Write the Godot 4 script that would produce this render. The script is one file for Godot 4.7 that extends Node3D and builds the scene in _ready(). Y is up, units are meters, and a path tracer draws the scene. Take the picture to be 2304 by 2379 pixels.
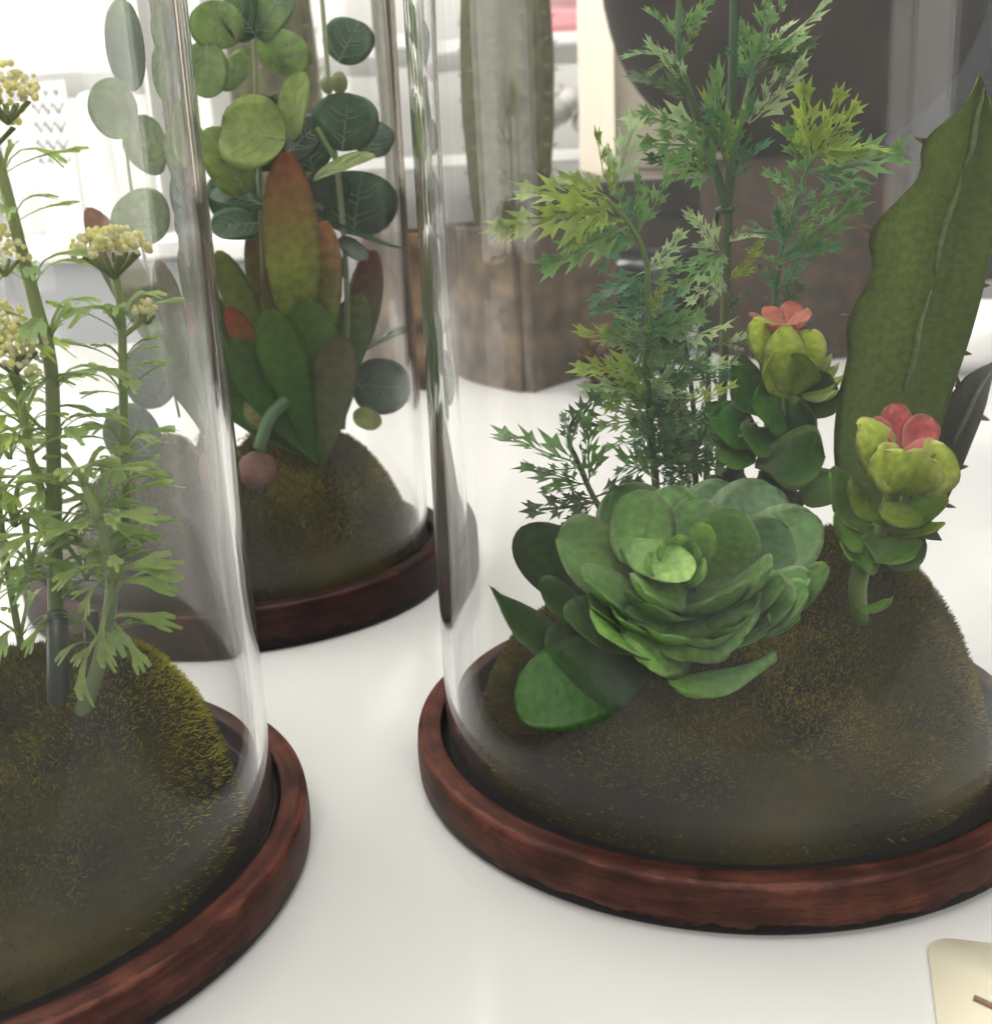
extends Node3D

var rng := RandomNumberGenerator.new()
var noise := FastNoiseLite.new()
var used := {}
var M := {}

# ------------------------------------------------------------------ naming and tagging
func numbered(called: String, parent: Node) -> String:
	var key = str(parent.get_instance_id()) + called
	var n: int = used.get(key, 0)
	used[key] = n + 1
	return called if n == 0 else "%s_%03d" % [called, n]

func tag(o: Node, label: String, category: String, group := "") -> Node:
	o.set_meta("label", label)
	o.set_meta("category", category)
	if group != "":
		o.set_meta("group", group)
	return o

func thing(called: String, label: String, category: String, at := Vector3.ZERO, group := "") -> Node3D:
	var o := Node3D.new()
	o.name = numbered(called, self)
	add_child(o, true)
	o.position = at
	tag(o, label, category, group)
	return o

func part(called: String, mesh: Mesh, mat: Material, parent: Node, xf := Transform3D()) -> MeshInstance3D:
	# shapes are given in the place's own coordinates and hung under their thing
	var o := MeshInstance3D.new()
	o.name = numbered(called, parent)
	o.mesh = mesh
	o.material_override = mat
	o.cast_shadow = GeometryInstance3D.SHADOW_CASTING_SETTING_ON
	parent.add_child(o, true)
	var root = parent
	var off := Vector3.ZERO
	while root != self and root is Node3D:
		off += root.position
		root = root.get_parent()
	o.transform = Transform3D(xf.basis, xf.origin - off)
	return o

# ------------------------------------------------------------------ materials
func mat(key: String, color: Color, rough := 0.6, opts := {}) -> StandardMaterial3D:
	var m := StandardMaterial3D.new()
	m.resource_name = key
	m.albedo_color = color.linear_to_srgb()
	m.roughness = rough
	if opts.get("vc", false):
		m.cull_mode = BaseMaterial3D.CULL_DISABLED
		m.vertex_color_use_as_albedo = true
		m.albedo_color = Color.WHITE
	if opts.has("back"):
		m.backlight_enabled = true
		m.backlight = Color(opts.back, opts.back, opts.back).linear_to_srgb()
	if opts.has("coat"):
		m.clearcoat_enabled = true
		m.clearcoat = opts.coat
		m.clearcoat_roughness = 0.12
	if opts.has("spec"):
		m.metallic_specular = opts.spec
	if opts.has("tex"):
		m.albedo_texture = opts.tex
		if opts.has("tri"):
			m.uv1_triplanar = true
			m.uv1_world_triplanar = true
			m.uv1_scale = Vector3.ONE * opts.tri
	if opts.has("bump"):
		m.heightmap_enabled = true
		m.heightmap_texture = opts.bump
		m.heightmap_scale = opts.bump_scale
	M[key] = m
	return m

func mottle(sd: int, freq: float, low: float, tint := Color(1, 1, 1)) -> NoiseTexture2D:
	var n := FastNoiseLite.new()
	n.seed = sd
	n.frequency = freq
	n.fractal_octaves = 4
	var t := NoiseTexture2D.new()
	t.width = 256
	t.height = 256
	t.seamless = true
	t.noise = n
	var g := Gradient.new()
	g.set_color(0, Color(low, low, low) * tint)
	g.set_color(1, Color(1, 1, 1))
	t.color_ramp = g
	return t

func wood_image(w: int, h: int, light: Color, dark: Color, sd: int) -> ImageTexture:
	# stained wood for the turned bases: u runs round the disc, v from the foot (1) over the rim to the middle (0)
	var im := Image.create(w, h, false, Image.FORMAT_RGB8)
	var n := FastNoiseLite.new()
	n.seed = sd
	n.fractal_octaves = 4
	n.frequency = 1.0
	for y in h:
		for x in w:
			var a := TAU * x / w
			var c := Vector2(cos(a), sin(a))
			var v := float(y) / h
			var grain := n.get_noise_3d(c.x * 3.0, c.y * 3.0, v * 14.0)
			var fine := n.get_noise_3d(c.x * 30.0, c.y * 30.0, v * 60.0)
			fine = fine * 0.6 + 0.7 * n.get_noise_3d(c.x * 7.0, c.y * 7.0, v * 150.0)
			var patch := n.get_noise_3d(c.x * 5.0 + 9.0, c.y * 5.0, v * 2.0)
			var k := clampf(0.45 + grain * 0.5 + fine * 0.38 + patch * 0.65, 0.0, 1.0)
			var col := dark.lerp(light, k)
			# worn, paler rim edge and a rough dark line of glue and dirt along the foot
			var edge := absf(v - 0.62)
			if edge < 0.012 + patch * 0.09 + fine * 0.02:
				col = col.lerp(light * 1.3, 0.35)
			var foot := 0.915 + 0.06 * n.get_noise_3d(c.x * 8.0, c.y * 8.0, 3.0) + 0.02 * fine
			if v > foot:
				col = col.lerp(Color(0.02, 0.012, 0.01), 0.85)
			if v < 0.44:
				col = Color(0.035, 0.028, 0.024).lerp(Color(0.1, 0.08, 0.065), clampf(fine * 0.8 + 0.3, 0, 1))
			im.set_pixel(x, y, col)
	return ImageTexture.create_from_image(im)

# ------------------------------------------------------------------ shapes
func sheet(st: SurfaceTool, P: Array, C: Array, wrap_uv := false) -> void:
	var r := P.size()
	for i in r - 1:
		var a: PackedVector3Array = P[i]
		var b: PackedVector3Array = P[i + 1]
		var n := a.size()
		for j in n - 1:
			for k in [[0, 0], [1, 0], [0, 1], [0, 1], [1, 0], [1, 1]]:
				var p: Vector3 = (b if k[0] else a)[j + k[1]]
				if C.size():
					st.set_color(C[i + k[0]] if C[0] is Color else C[i + k[0]][j + k[1]])
				if wrap_uv:
					st.set_uv(Vector2(float(j + k[1]) / (n - 1), float(i + k[0]) / (r - 1)))
				st.add_vertex(p)

func fresh() -> SurfaceTool:
	var st := SurfaceTool.new()
	st.begin(Mesh.PRIMITIVE_TRIANGLES)
	return st

func done(st: SurfaceTool) -> ArrayMesh:
	st.generate_normals()
	st.index()
	return st.commit()

func lathe(profile: Array, segs := 64, wobble := 0.0) -> ArrayMesh:
	# profile of Vector2(radius, height); v follows the length along the profile
	var st := fresh()
	var P := []
	for q in profile:
		var row := PackedVector3Array()
		for j in segs + 1:
			var a := -TAU * (j % segs) / segs
			var r: float = q.x * (1.0 + wobble * noise.get_noise_3d(cos(a) * 60.0, q.y * 900.0, sin(a) * 60.0))
			row.append(Vector3(cos(a) * r, q.y, sin(a) * r))
		P.append(row)
	sheet(st, P, [], true)
	return done(st)

func tube_into(st: SurfaceTool, pts: Array, radii: Array, c0: Color, c1: Color, sides := 8) -> void:
	var P := []
	var C := []
	var x := Vector3.ZERO
	for i in pts.size():
		var d: Vector3 = (pts[mini(i + 1, pts.size() - 1)] - pts[maxi(i - 1, 0)]).normalized()
		if x == Vector3.ZERO:
			x = d.cross(Vector3(0.3, 0.2, 1)).normalized()
		x = (x - d * x.dot(d)).normalized()
		var y := d.cross(x)
		var r: float = radii[mini(i, radii.size() - 1)]
		var row := PackedVector3Array()
		for j in sides + 1:
			var a := TAU * (j % sides) / sides
			row.append(pts[i] + (x * cos(a) + y * sin(a)) * r)
		P.append(row)
		C.append(c0.lerp(c1, float(i) / (pts.size() - 1)))
	var first := PackedVector3Array()
	var last := PackedVector3Array()
	for j in sides + 1:
		first.append(pts[0])
		last.append(pts[-1])
	P.push_front(first)
	P.push_back(last)
	C.push_front(C[0])
	C.push_back(C[-1])
	sheet(st, P, C)

func smooth_path(pts: Array, per := 4) -> Array:
	var out := []
	for i in pts.size() - 1:
		var a: Vector3 = pts[maxi(i - 1, 0)]
		var d: Vector3 = pts[mini(i + 2, pts.size() - 1)]
		for k in per:
			out.append(pts[i].cubic_interpolate(pts[i + 1], a, d, float(k) / per))
	out.append(pts[-1])
	return out

func stem(pts: Array, r0: float, r1: float, c0: Color, c1: Color) -> ArrayMesh:
	var path := smooth_path(pts)
	var radii := []
	for i in path.size():
		var node := 1.0 + 0.25 * maxf(0.0, sin(i * 1.6) - 0.7)
		radii.append(lerpf(r0, r1, float(i) / (path.size() - 1)) * node)
	var st := fresh()
	tube_into(st, path, radii, c0, c1)
	return done(st)

func ball_into(st: SurfaceTool, c: Vector3, r: float, col: Color, rings := 5, segs := 7, squash := 1.0) -> void:
	var P := []
	for i in rings + 1:
		var t := PI * i / rings
		var row := PackedVector3Array()
		for j in segs + 1:
			var a := -TAU * (j % segs) / segs
			row.append(c + Vector3(sin(t) * cos(a), -cos(t) * squash, sin(t) * sin(a)) * r)
		P.append(row)
	var C := []
	for i in rings + 1:
		C.append(col)
	sheet(st, P, C)

func bevel_box(size: Vector3, b := 0.003) -> ArrayMesh:
	var st := fresh()
	var h := size / 2
	var ring := func(inset: float, y: float) -> PackedVector3Array:
		var x := h.x - inset
		var z := h.z - inset
		var row := PackedVector3Array()
		for q in [[-1, -1, 0], [-1, -1, 1], [-1, 1, 1], [-1, 1, 0], [1, 1, 0], [1, 1, 1], [1, -1, 1], [1, -1, 0], [-1, -1, 0]]:
			row.append(Vector3(q[0] * (x - (b if q[2] != (1 if q[0] * q[1] > 0 else 0) else 0.0) * (1.0 if inset < b else 0.0)), y, q[1] * (z - (b if q[2] == (1 if q[0] * q[1] > 0 else 0) else 0.0) * (1.0 if inset < b else 0.0))))
		return row
	st.set_smooth_group(-1)
	var o := PackedVector3Array()
	var u := PackedVector3Array()
	for j in 9:
		o.append(Vector3(0, -h.y, 0))
		u.append(Vector3(0, h.y, 0))
	sheet(st, [o, ring.call(b, -h.y), ring.call(0.0, -h.y + b), ring.call(0.0, h.y - b), ring.call(b, h.y), u], [], true)
	return done(st)

# ---- broad leaves: a thick closed blade between a base and a tip
func width_at(prof: String, t: float) -> float:
	match prof:
		"spoon":
			return lerpf(0.3, 1.0, smoothstep(0.0, 0.62, t)) if t < 0.62 else sqrt(maxf(0.0, 1.0 - pow((t - 0.62) / 0.38, 2.2)))
		"round":
			return sqrt(maxf(0.0, 1.0 - pow(absf(2.0 * t - 1.0), 2.3)))
		"petal":
			return lerpf(0.35, 1.0, smoothstep(0.0, 0.55, t)) if t < 0.55 else sqrt(maxf(0.0, 1.0 - pow((t - 0.55) / 0.45, 2.4)))
		"paddle":
			return lerpf(0.42, 1.0, smoothstep(0.0, 0.6, t)) if t < 0.6 else pow(maxf(0.0, 1.0 - pow((t - 0.6) / 0.4, 2.2)), 0.55)
		"wedge":
			return lerpf(0.12, 1.0, pow(minf(t / 0.7, 1.0), 0.8)) if t < 0.7 else pow(maxf(0.0, 1.0 - pow((t - 0.7) / 0.3, 2.0)), 0.6)
	return pow(maxf(0.0, sin(PI * pow(t, 0.75))), 0.9)

func leaf_frame(l: Dictionary) -> void:
	var d: Vector3 = l.tip - l.base
	l.d = d
	var n: Vector3 = l.face
	n = (n - d * n.dot(d) / d.length_squared()).normalized()
	l.n = n
	l.s = d.cross(n).normalized()

func leaf_at(l: Dictionary, t: float, s: float, lift := 0.0) -> Vector3:
	var w: float = l.w * 0.5 * width_at(l.prof, t)
	var p: Vector3 = l.base + l.d * t + l.s * (w * s)
	var arch: float = l.bend * l.d.length() * 4.0 * t * (1.0 - t) + l.curl * l.d.length() * t * t
	var ripple: float = l.ripple * l.w * sin(t * 9.0 + s * 2.0 + l.w * 900.0) * absf(s)
	return p + l.n * (arch + l.cup * w * s * s + ripple + lift)

func leaf(base: Vector3, tip: Vector3, w_mm: float, face: Vector3, prof: String, cols: Array, o := {}) -> Array:
	var l := {"base": base, "tip": tip, "w": w_mm * 0.001, "face": face, "prof": prof, "bend": o.get("bend", -0.05), "curl": o.get("curl", 0.0), "cup": o.get("cup", 0.25), "ripple": o.get("ripple", 0.02)}
	leaf_frame(l)
	var thick: float = o.get("thick", 1.0) * 0.001
	var st := fresh()
	var nu := 14
	var nv := 8
	for side in [1.0, -1.0]:
		var P := []
		var C := []
		for i in nu + 1:
			var t := float(i) / nu
			t = 0.5 - 0.5 * cos(PI * t) if i else 0.0
			var row := PackedVector3Array()
			var crow := []
			var base_c: Color = cols[0].lerp(cols[1], t * 2.0) if t < 0.5 else cols[1].lerp(cols[2], t * 2.0 - 1.0)
			for j in nv + 1:
				var s: float = (-1.0 + 2.0 * j / nv) * side
				var edge := 1.0 - s * s
				row.append(leaf_at(l, t, s, side * thick * edge * minf(1.0, (1.0 - t) * 6.0)))
				var g := 1.0 + 0.28 * noise.get_noise_3d(t * 90.0 + w_mm * 31.0, s * 60.0, base.x * 9000.0)
				var c := base_c * g * Color(1.75, 2.0, 1.3)
				if o.has("edge"):
					c = c.lerp(o.edge, pow(absf(s), 4.0) * 0.7)
				c.a = 1.0
				crow.append(c)
			P.append(row)
			C.append(crow)
		sheet(st, P, C)
	return [done(st), l]

func add_leaf(t: Node, name_: String, base: Vector3, tip: Vector3, w_mm: float, face: Vector3, prof: String, cols: Array, o := {}) -> MeshInstance3D:
	var made := leaf(base, tip, w_mm, face, prof, cols, o)
	var m: Material = o.get("mat", M.leaf)
	var p := part(name_, made[0], m, t)
	if o.has("veins"):
		var st := fresh()
		var l: Dictionary = made[1]
		var vc: Color = o.veins
		var lift: float = o.get("thick", 1.0) * 0.001 + 0.0001
		var mid := []
		for i in 11:
			var t_ := 0.02 + 0.93 * i / 10.0
			mid.append(leaf_at(l, t_, 0.0, lift * minf(1.0, (1.0 - t_) * 6.0)))
		tube_into(st, mid, [0.00035, 0.00034, 0.00033, 0.0003, 0.00028, 0.00025, 0.0002, 0.00018, 0.00014, 0.0001, 0.0001], vc, vc, 5)
		for k in 4:
			for sd in [-1.0, 1.0]:
				var side := []
				var t0: float = 0.05 + 0.19 * k + (0.07 if sd > 0 else 0.0) + 0.04 * sin(w_mm * 7.0 + k * 3.0)
				var run: float = 0.34 - 0.05 * k + 0.06 * sin(w_mm + k)
				for i in 6:
					var q := i / 5.0
					var s: float = sd * pow(q, 0.9) * 0.72
					var tt: float = minf(t0 + q * run + 0.02 * sin(q * 7.0 + k), 0.97)
					side.append(leaf_at(l, tt, s, lift * (1.0 - s * s) * minf(1.0, (1.0 - tt) * 6.0) + 0.00005))
				tube_into(st, side, [0.00026, 0.0002, 0.00017, 0.00013, 0.0001, 0.00006], vc, vc, 4)
		part("vein", done(st), M.leaf, p)
	return p

# ---- cut leaves: a midrib with toothed lobes to both sides, unit long along x
func frond_mesh(sd: int, pairs: int, spread: float, droop: float, tone: Color) -> ArrayMesh:
	var r := RandomNumberGenerator.new()
	r.seed = sd
	var st := fresh()
	var place := func(p: Vector2) -> Vector3:
		return Vector3(p.x, p.y, 0.4 * absf(p.y) - droop * p.x * p.x + 0.015 * sin(p.x * 11.0 + p.y * 7.0))
	var lobe := func(root: Vector2, dir: Vector2, ln: float, wd: float):
		var nrm := Vector2(-dir.y, dir.x)
		var outline := [root - nrm * wd * 0.5, root + dir * ln * 0.34 - nrm * wd * 0.62, root + dir * ln * 0.62 - nrm * wd * 1.05, root + dir * ln * 0.58 - nrm * wd * 0.35, root + dir * ln,
			root + dir * ln * 0.56 + nrm * wd * 0.35, root + dir * ln * 0.66 + nrm * wd * 0.95, root + dir * ln * 0.36 + nrm * wd * 0.6, root + nrm * wd * 0.5]
		var hub := root + dir * ln * 0.38
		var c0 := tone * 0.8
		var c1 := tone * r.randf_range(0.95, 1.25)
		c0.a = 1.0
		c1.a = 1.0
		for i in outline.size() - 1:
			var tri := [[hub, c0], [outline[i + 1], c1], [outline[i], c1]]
			for q in tri:
				st.set_color(q[1])
				st.add_vertex(place.call(q[0]))
	var cs := 0.018
	for k in 6:
		var x0 := k / 6.0 * 0.8
		var x1 := (k + 1) / 6.0 * 0.8
		for q in [[x0, -cs], [x1, -cs], [x0, cs], [x0, cs], [x1, -cs], [x1, cs]]:
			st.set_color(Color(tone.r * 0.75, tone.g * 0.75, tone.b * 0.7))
			st.add_vertex(place.call(Vector2(q[0], q[1])) + Vector3(0, 0, 0.004))
	for k in pairs:
		var t := 0.2 + 0.58 * k / maxf(pairs - 1, 1)
		var ln := (0.5 - 0.24 * t) * spread * r.randf_range(0.85, 1.15)
		for s in [-1.0, 1.0]:
			var ang: float = (0.66 - 0.25 * t) * r.randf_range(0.85, 1.15) * s
			lobe.call(Vector2(t + r.randf_range(-0.02, 0.02), 0), Vector2(cos(ang), sin(ang)), ln, ln * 0.24)
	lobe.call(Vector2(0.7, 0), Vector2(1, r.randf_range(-0.1, 0.1)).normalized(), 0.36, 0.11)
	return done(st)

# ---- narrow leaves that widen into a notched fan, unit long along x
func fork_mesh(sd: int, arch: float, fan: float, tone: Color) -> ArrayMesh:
	var r := RandomNumberGenerator.new()
	r.seed = sd
	var st := fresh()
	var bend := func(x: float, y: float) -> Vector3:
		return Vector3(x * (1.0 - 0.12 * arch * x), y, arch * (x - x * x * 1.25) + 0.9 * absf(y) * (0.3 + 0.7 * x))
	var xs := [0.0, 0.2, 0.4, 0.6, 0.72, 0.84]
	var ws := [0.026, 0.024, 0.028, 0.045, 0.09 * fan, 0.15 * fan]
	var P := []
	var C := []
	for i in 6:
		var row := PackedVector3Array()
		for s in [-1.0, 0.0, 1.0]:
			row.append(bend.call(xs[i], ws[i] * s))
		P.append(row)
		var c := tone * (0.8 + 0.06 * i)
		c.a = 1.0
		C.append(c)
	sheet(st, P, C)
	var tip_c := tone * 1.2
	tip_c.a = 1.0
	var w := 0.15 * fan
	for k in 3:
		var y0 := -w + 2.0 * w * k / 3.0
		var y1 := -w + 2.0 * w * (k + 1) / 3.0
		var top := r.randf_range(0.95, 1.04) - (0.05 if k != 1 else 0.0)
		var ym := (y0 + y1) * 0.5 * 1.25
		for q in [[0.84, y0], [top, ym - w * 0.2], [0.84, y1], [0.84, y1], [top, ym - w * 0.2], [top, ym + w * 0.2]]:
			st.set_color(tip_c)
			st.add_vertex(bend.call(q[0], q[1]))
	return done(st)

func lay(base: Vector3, tip: Vector3, face: Vector3, width := 1.0) -> Transform3D:
	var x := tip - base
	var n := (face - x * face.dot(x) / x.length_squared()).normalized()
	var y := n.cross(x.normalized())
	var s := x.length()
	return Transform3D(Basis(x, y * s * width, n * s), base)

# ------------------------------------------------------------------ moss
func mound_height(k: Dictionary, x: float, z: float) -> float:
	var r := sqrt(x * x + z * z) / float(k.r)
	if r >= 1.0:
		return 0.0
	var a := atan2(z, x)
	var h: float = k.h * pow(1.0 - pow(r, 2.4), 0.62)
	h *= 1.0 + 0.26 * noise.get_noise_3d(x * 900.0 + k.sd * 50.0, z * 900.0, 5.0) + 0.12 * sin(a * 3.0 + k.sd)
	for b in k.get("lumps", []):
		var d: float = Vector2(x - b.x, z - b.y).length()
		h += b.z * exp(-d * d / (b.w * b.w)) * smoothstep(1.0, 0.86, r)
	return h

func moss_mound(called: String, label: String, at: Vector3, k: Dictionary) -> Node3D:
	var t := thing(called, label, "moss mound", at)
	var st := fresh()
	var P := []
	var C := []
	for i in 29:
		var r: float = k.r * pow(1.0 - i / 28.0, 0.6)
		var row := PackedVector3Array()
		var crow := []
		for j in 73:
			var a := -TAU * (j % 72) / 72
			var p := Vector3(cos(a) * r, 0, sin(a) * r)
			p.y = mound_height(k, p.x, p.z) if i else 0.0
			var g := 0.5 + 0.5 * noise.get_noise_3d(p.x * 2500.0, p.y * 2500.0, p.z * 2500.0)
			crow.append(Color(0.012, 0.009, 0.004).lerp(Color(0.06, 0.05, 0.008), clampf(g * 1.8 - 0.4, 0.0, 1.0)))
			row.append(p + at)
		P.append(row)
		C.append(crow)
	sheet(st, P, C)
	part("soil_core", done(st), M.moss, t)
	var blade := fresh()
	var bp := []
	for i in 4:
		var y := i / 3.0
		var w := 0.12 * (1.0 - y * 0.85)
		bp.append(PackedVector3Array([Vector3(-w, y, 0.22 * y * y), Vector3(w, y, 0.22 * y * y)]))
	sheet(blade, bp, [Color(0.7, 0.7, 0.7), Color(0.9, 0.9, 0.9), Color(1.1, 1.1, 1.1), Color(1.25, 1.25, 1.2)])
	var mm := MultiMesh.new()
	mm.transform_format = MultiMesh.TRANSFORM_3D
	mm.use_colors = true
	mm.mesh = done(blade)
	var count: int = k.n
	mm.instance_count = count
	for i in count:
		var rr: float = k.r * pow(rng.randf(), 0.46) * 0.995
		var a := rng.randf() * TAU
		var p := Vector3(cos(a) * rr, 0, sin(a) * rr)
		var e := 0.0012
		p.y = mound_height(k, p.x, p.z)
		var nrm := Vector3(mound_height(k, p.x - e, p.z) - mound_height(k, p.x + e, p.z), 2 * e, mound_height(k, p.x, p.z - e) - mound_height(k, p.x, p.z + e)).normalized()
		if rr > k.r * 0.95:
			p.y *= rng.randf()
		var up := (nrm + Vector3(rng.randfn(), rng.randfn(), rng.randfn()) * 0.34).normalized()
		var side := up.cross(Vector3(rng.randfn(), rng.randfn(), rng.randfn())).normalized()
		var ln := rng.randf_range(0.0010, 0.0024) * float(k.get("fuzz", 1.0))
		mm.set_instance_transform(i, Transform3D(Basis(side * ln, up * ln, side.cross(up) * ln), p - nrm * 0.0006))
		var g := clampf(0.5 + 0.95 * noise.get_noise_3d(p.x * 1300.0 + k.sd * 99.0, p.y * 1100.0, p.z * 1100.0) + rng.randfn() * 0.09, 0.0, 1.0)
		var dark := Color(0.024, 0.019, 0.006)
		var mid: Color = k.mid
		var bright: Color = k.bright
		mm.set_instance_color(i, dark.lerp(mid, g * 2.0) if g < 0.5 else mid.lerp(bright, g * 2.0 - 1.0))
	var o := MultiMeshInstance3D.new()
	o.name = "moss_fuzz"
	o.multimesh = mm
	o.material_override = M.moss
	o.set_meta("kind", "stuff")
	t.add_child(o, true)
	return t

# ------------------------------------------------------------------ the cloches
func cloche(at: Vector3, R: float, hb: float, inner: float, rg: float, height: float, words: Array, tex: Texture2D, sits_on_top := false) -> void:
	var base := thing("wooden_plinth", words[0], "wooden plinth", at)
	var bev := 0.0011
	var well := hb - (0.0015 if sits_on_top else 0.0062)
	var prof := [Vector2(R * 0.97, 0.0), Vector2(R - 0.0008, 0.0008)]
	for i in 7:
		prof.append(Vector2(R + 0.0004 * sin(PI * i / 6.0), lerpf(0.002, hb - bev * 1.6, i / 6.0)))
	prof.append_array([Vector2(R - bev * 0.3, hb - bev * 0.5), Vector2(R - bev, hb - 0.0002)])
	for i in 5:
		prof.append(Vector2(lerpf(R - bev * 1.3, inner + 0.001, i / 4.0), hb))
	prof.append_array([Vector2(inner + 0.0003, hb - 0.0004), Vector2(inner, hb - 0.0012), Vector2(inner - 0.0003, well + 0.0004), Vector2(inner - 0.001, well), Vector2(inner * 0.7, well), Vector2(inner * 0.4, well), Vector2(0.0, well)])
	# even spacing of v: foot at 1, rim near 0.62, well under 0.44
	var st := fresh()
	var P := []
	var V := []
	for i in prof.size():
		var q: Vector2 = prof[i]
		var row := PackedVector3Array()
		for j in 129:
			var a := -TAU * (j % 128) / 128
			var r := q.x * (1.0 + 0.0016 * noise.get_noise_3d(cos(a) * 90.0, q.y * 2500.0, sin(a) * 90.0))
			row.append(Vector3(cos(a) * r, q.y, sin(a) * r) + at)
		P.append(row)
		if i < 9:
			V.append(lerpf(1.0, 0.66, q.y / (hb - bev)))
		elif i < 16:
			V.append(lerpf(0.64, 0.46, (i - 9) / 6.0))
		else:
			V.append(lerpf(0.42, 0.02, (i - 16) / 6.0))
	for i in P.size() - 1:
		for j in 128:
			for k in [[0, 0], [1, 0], [0, 1], [0, 1], [1, 0], [1, 1]]:
				st.set_uv(Vector2((j + k[1]) / 128.0, V[i + k[0]]))
				st.add_vertex(P[i + k[0]][j + k[1]])
	var wm := mat("stained wood " + words[0], Color.WHITE, 0.55, {"tex": tex, "spec": 0.35})
	part("turned_disc", done(st), wm, base)
	# the dome: two skins of glass and the rounded lip it stands on
	var foot := hb + 0.0002 if sits_on_top else well + 0.0002
	var dome := thing("glass_dome", words[1], "glass dome", at + Vector3(0, foot, 0))
	var wall := 0.0034
	var straight := height - rg
	var ri := rg - wall
	var p2 := []
	for i in 13:
		var a := PI * 0.5 * i / 12.0
		p2.append(Vector2(maxf(ri * sin(a), 0.0), straight + ri * cos(a)))
	for i in range(1, 9):
		var y := lerpf(straight, 0.008, i / 8.0)
		p2.append(Vector2(ri + 0.0003 * sin(y * 31.0 + 2.0), y))
	p2.append(Vector2(ri, 0.005))
	for i in 9:
		var a := PI * i / 8.0
		p2.append(Vector2(rg - wall * 0.5 - cos(a) * (wall * 0.5 + 0.0007 * sin(a)), 0.0024 - 0.0024 * sin(a)))
	p2.append(Vector2(rg, 0.005))
	for i in 9:
		var y := lerpf(0.008, straight, i / 8.0)
		p2.append(Vector2(rg + 0.0003 * sin(y * 27.0), y))
	for i in range(1, 13):
		var a := PI * 0.5 * i / 12.0
		p2.append(Vector2(maxf(rg * cos(a), 0.0), straight + rg * sin(a)))
	var s2 := fresh()
	var Q := []
	for q in p2:
		var row := PackedVector3Array()
		for j in 129:
			var a := -TAU * (j % 128) / 128
			row.append(Vector3(cos(a) * q.x, q.y, sin(a) * q.x) + dome.position)
		Q.append(row)
	sheet(s2, Q, [])
	part("glass_shell", done(s2), M.glass, dome)

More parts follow.
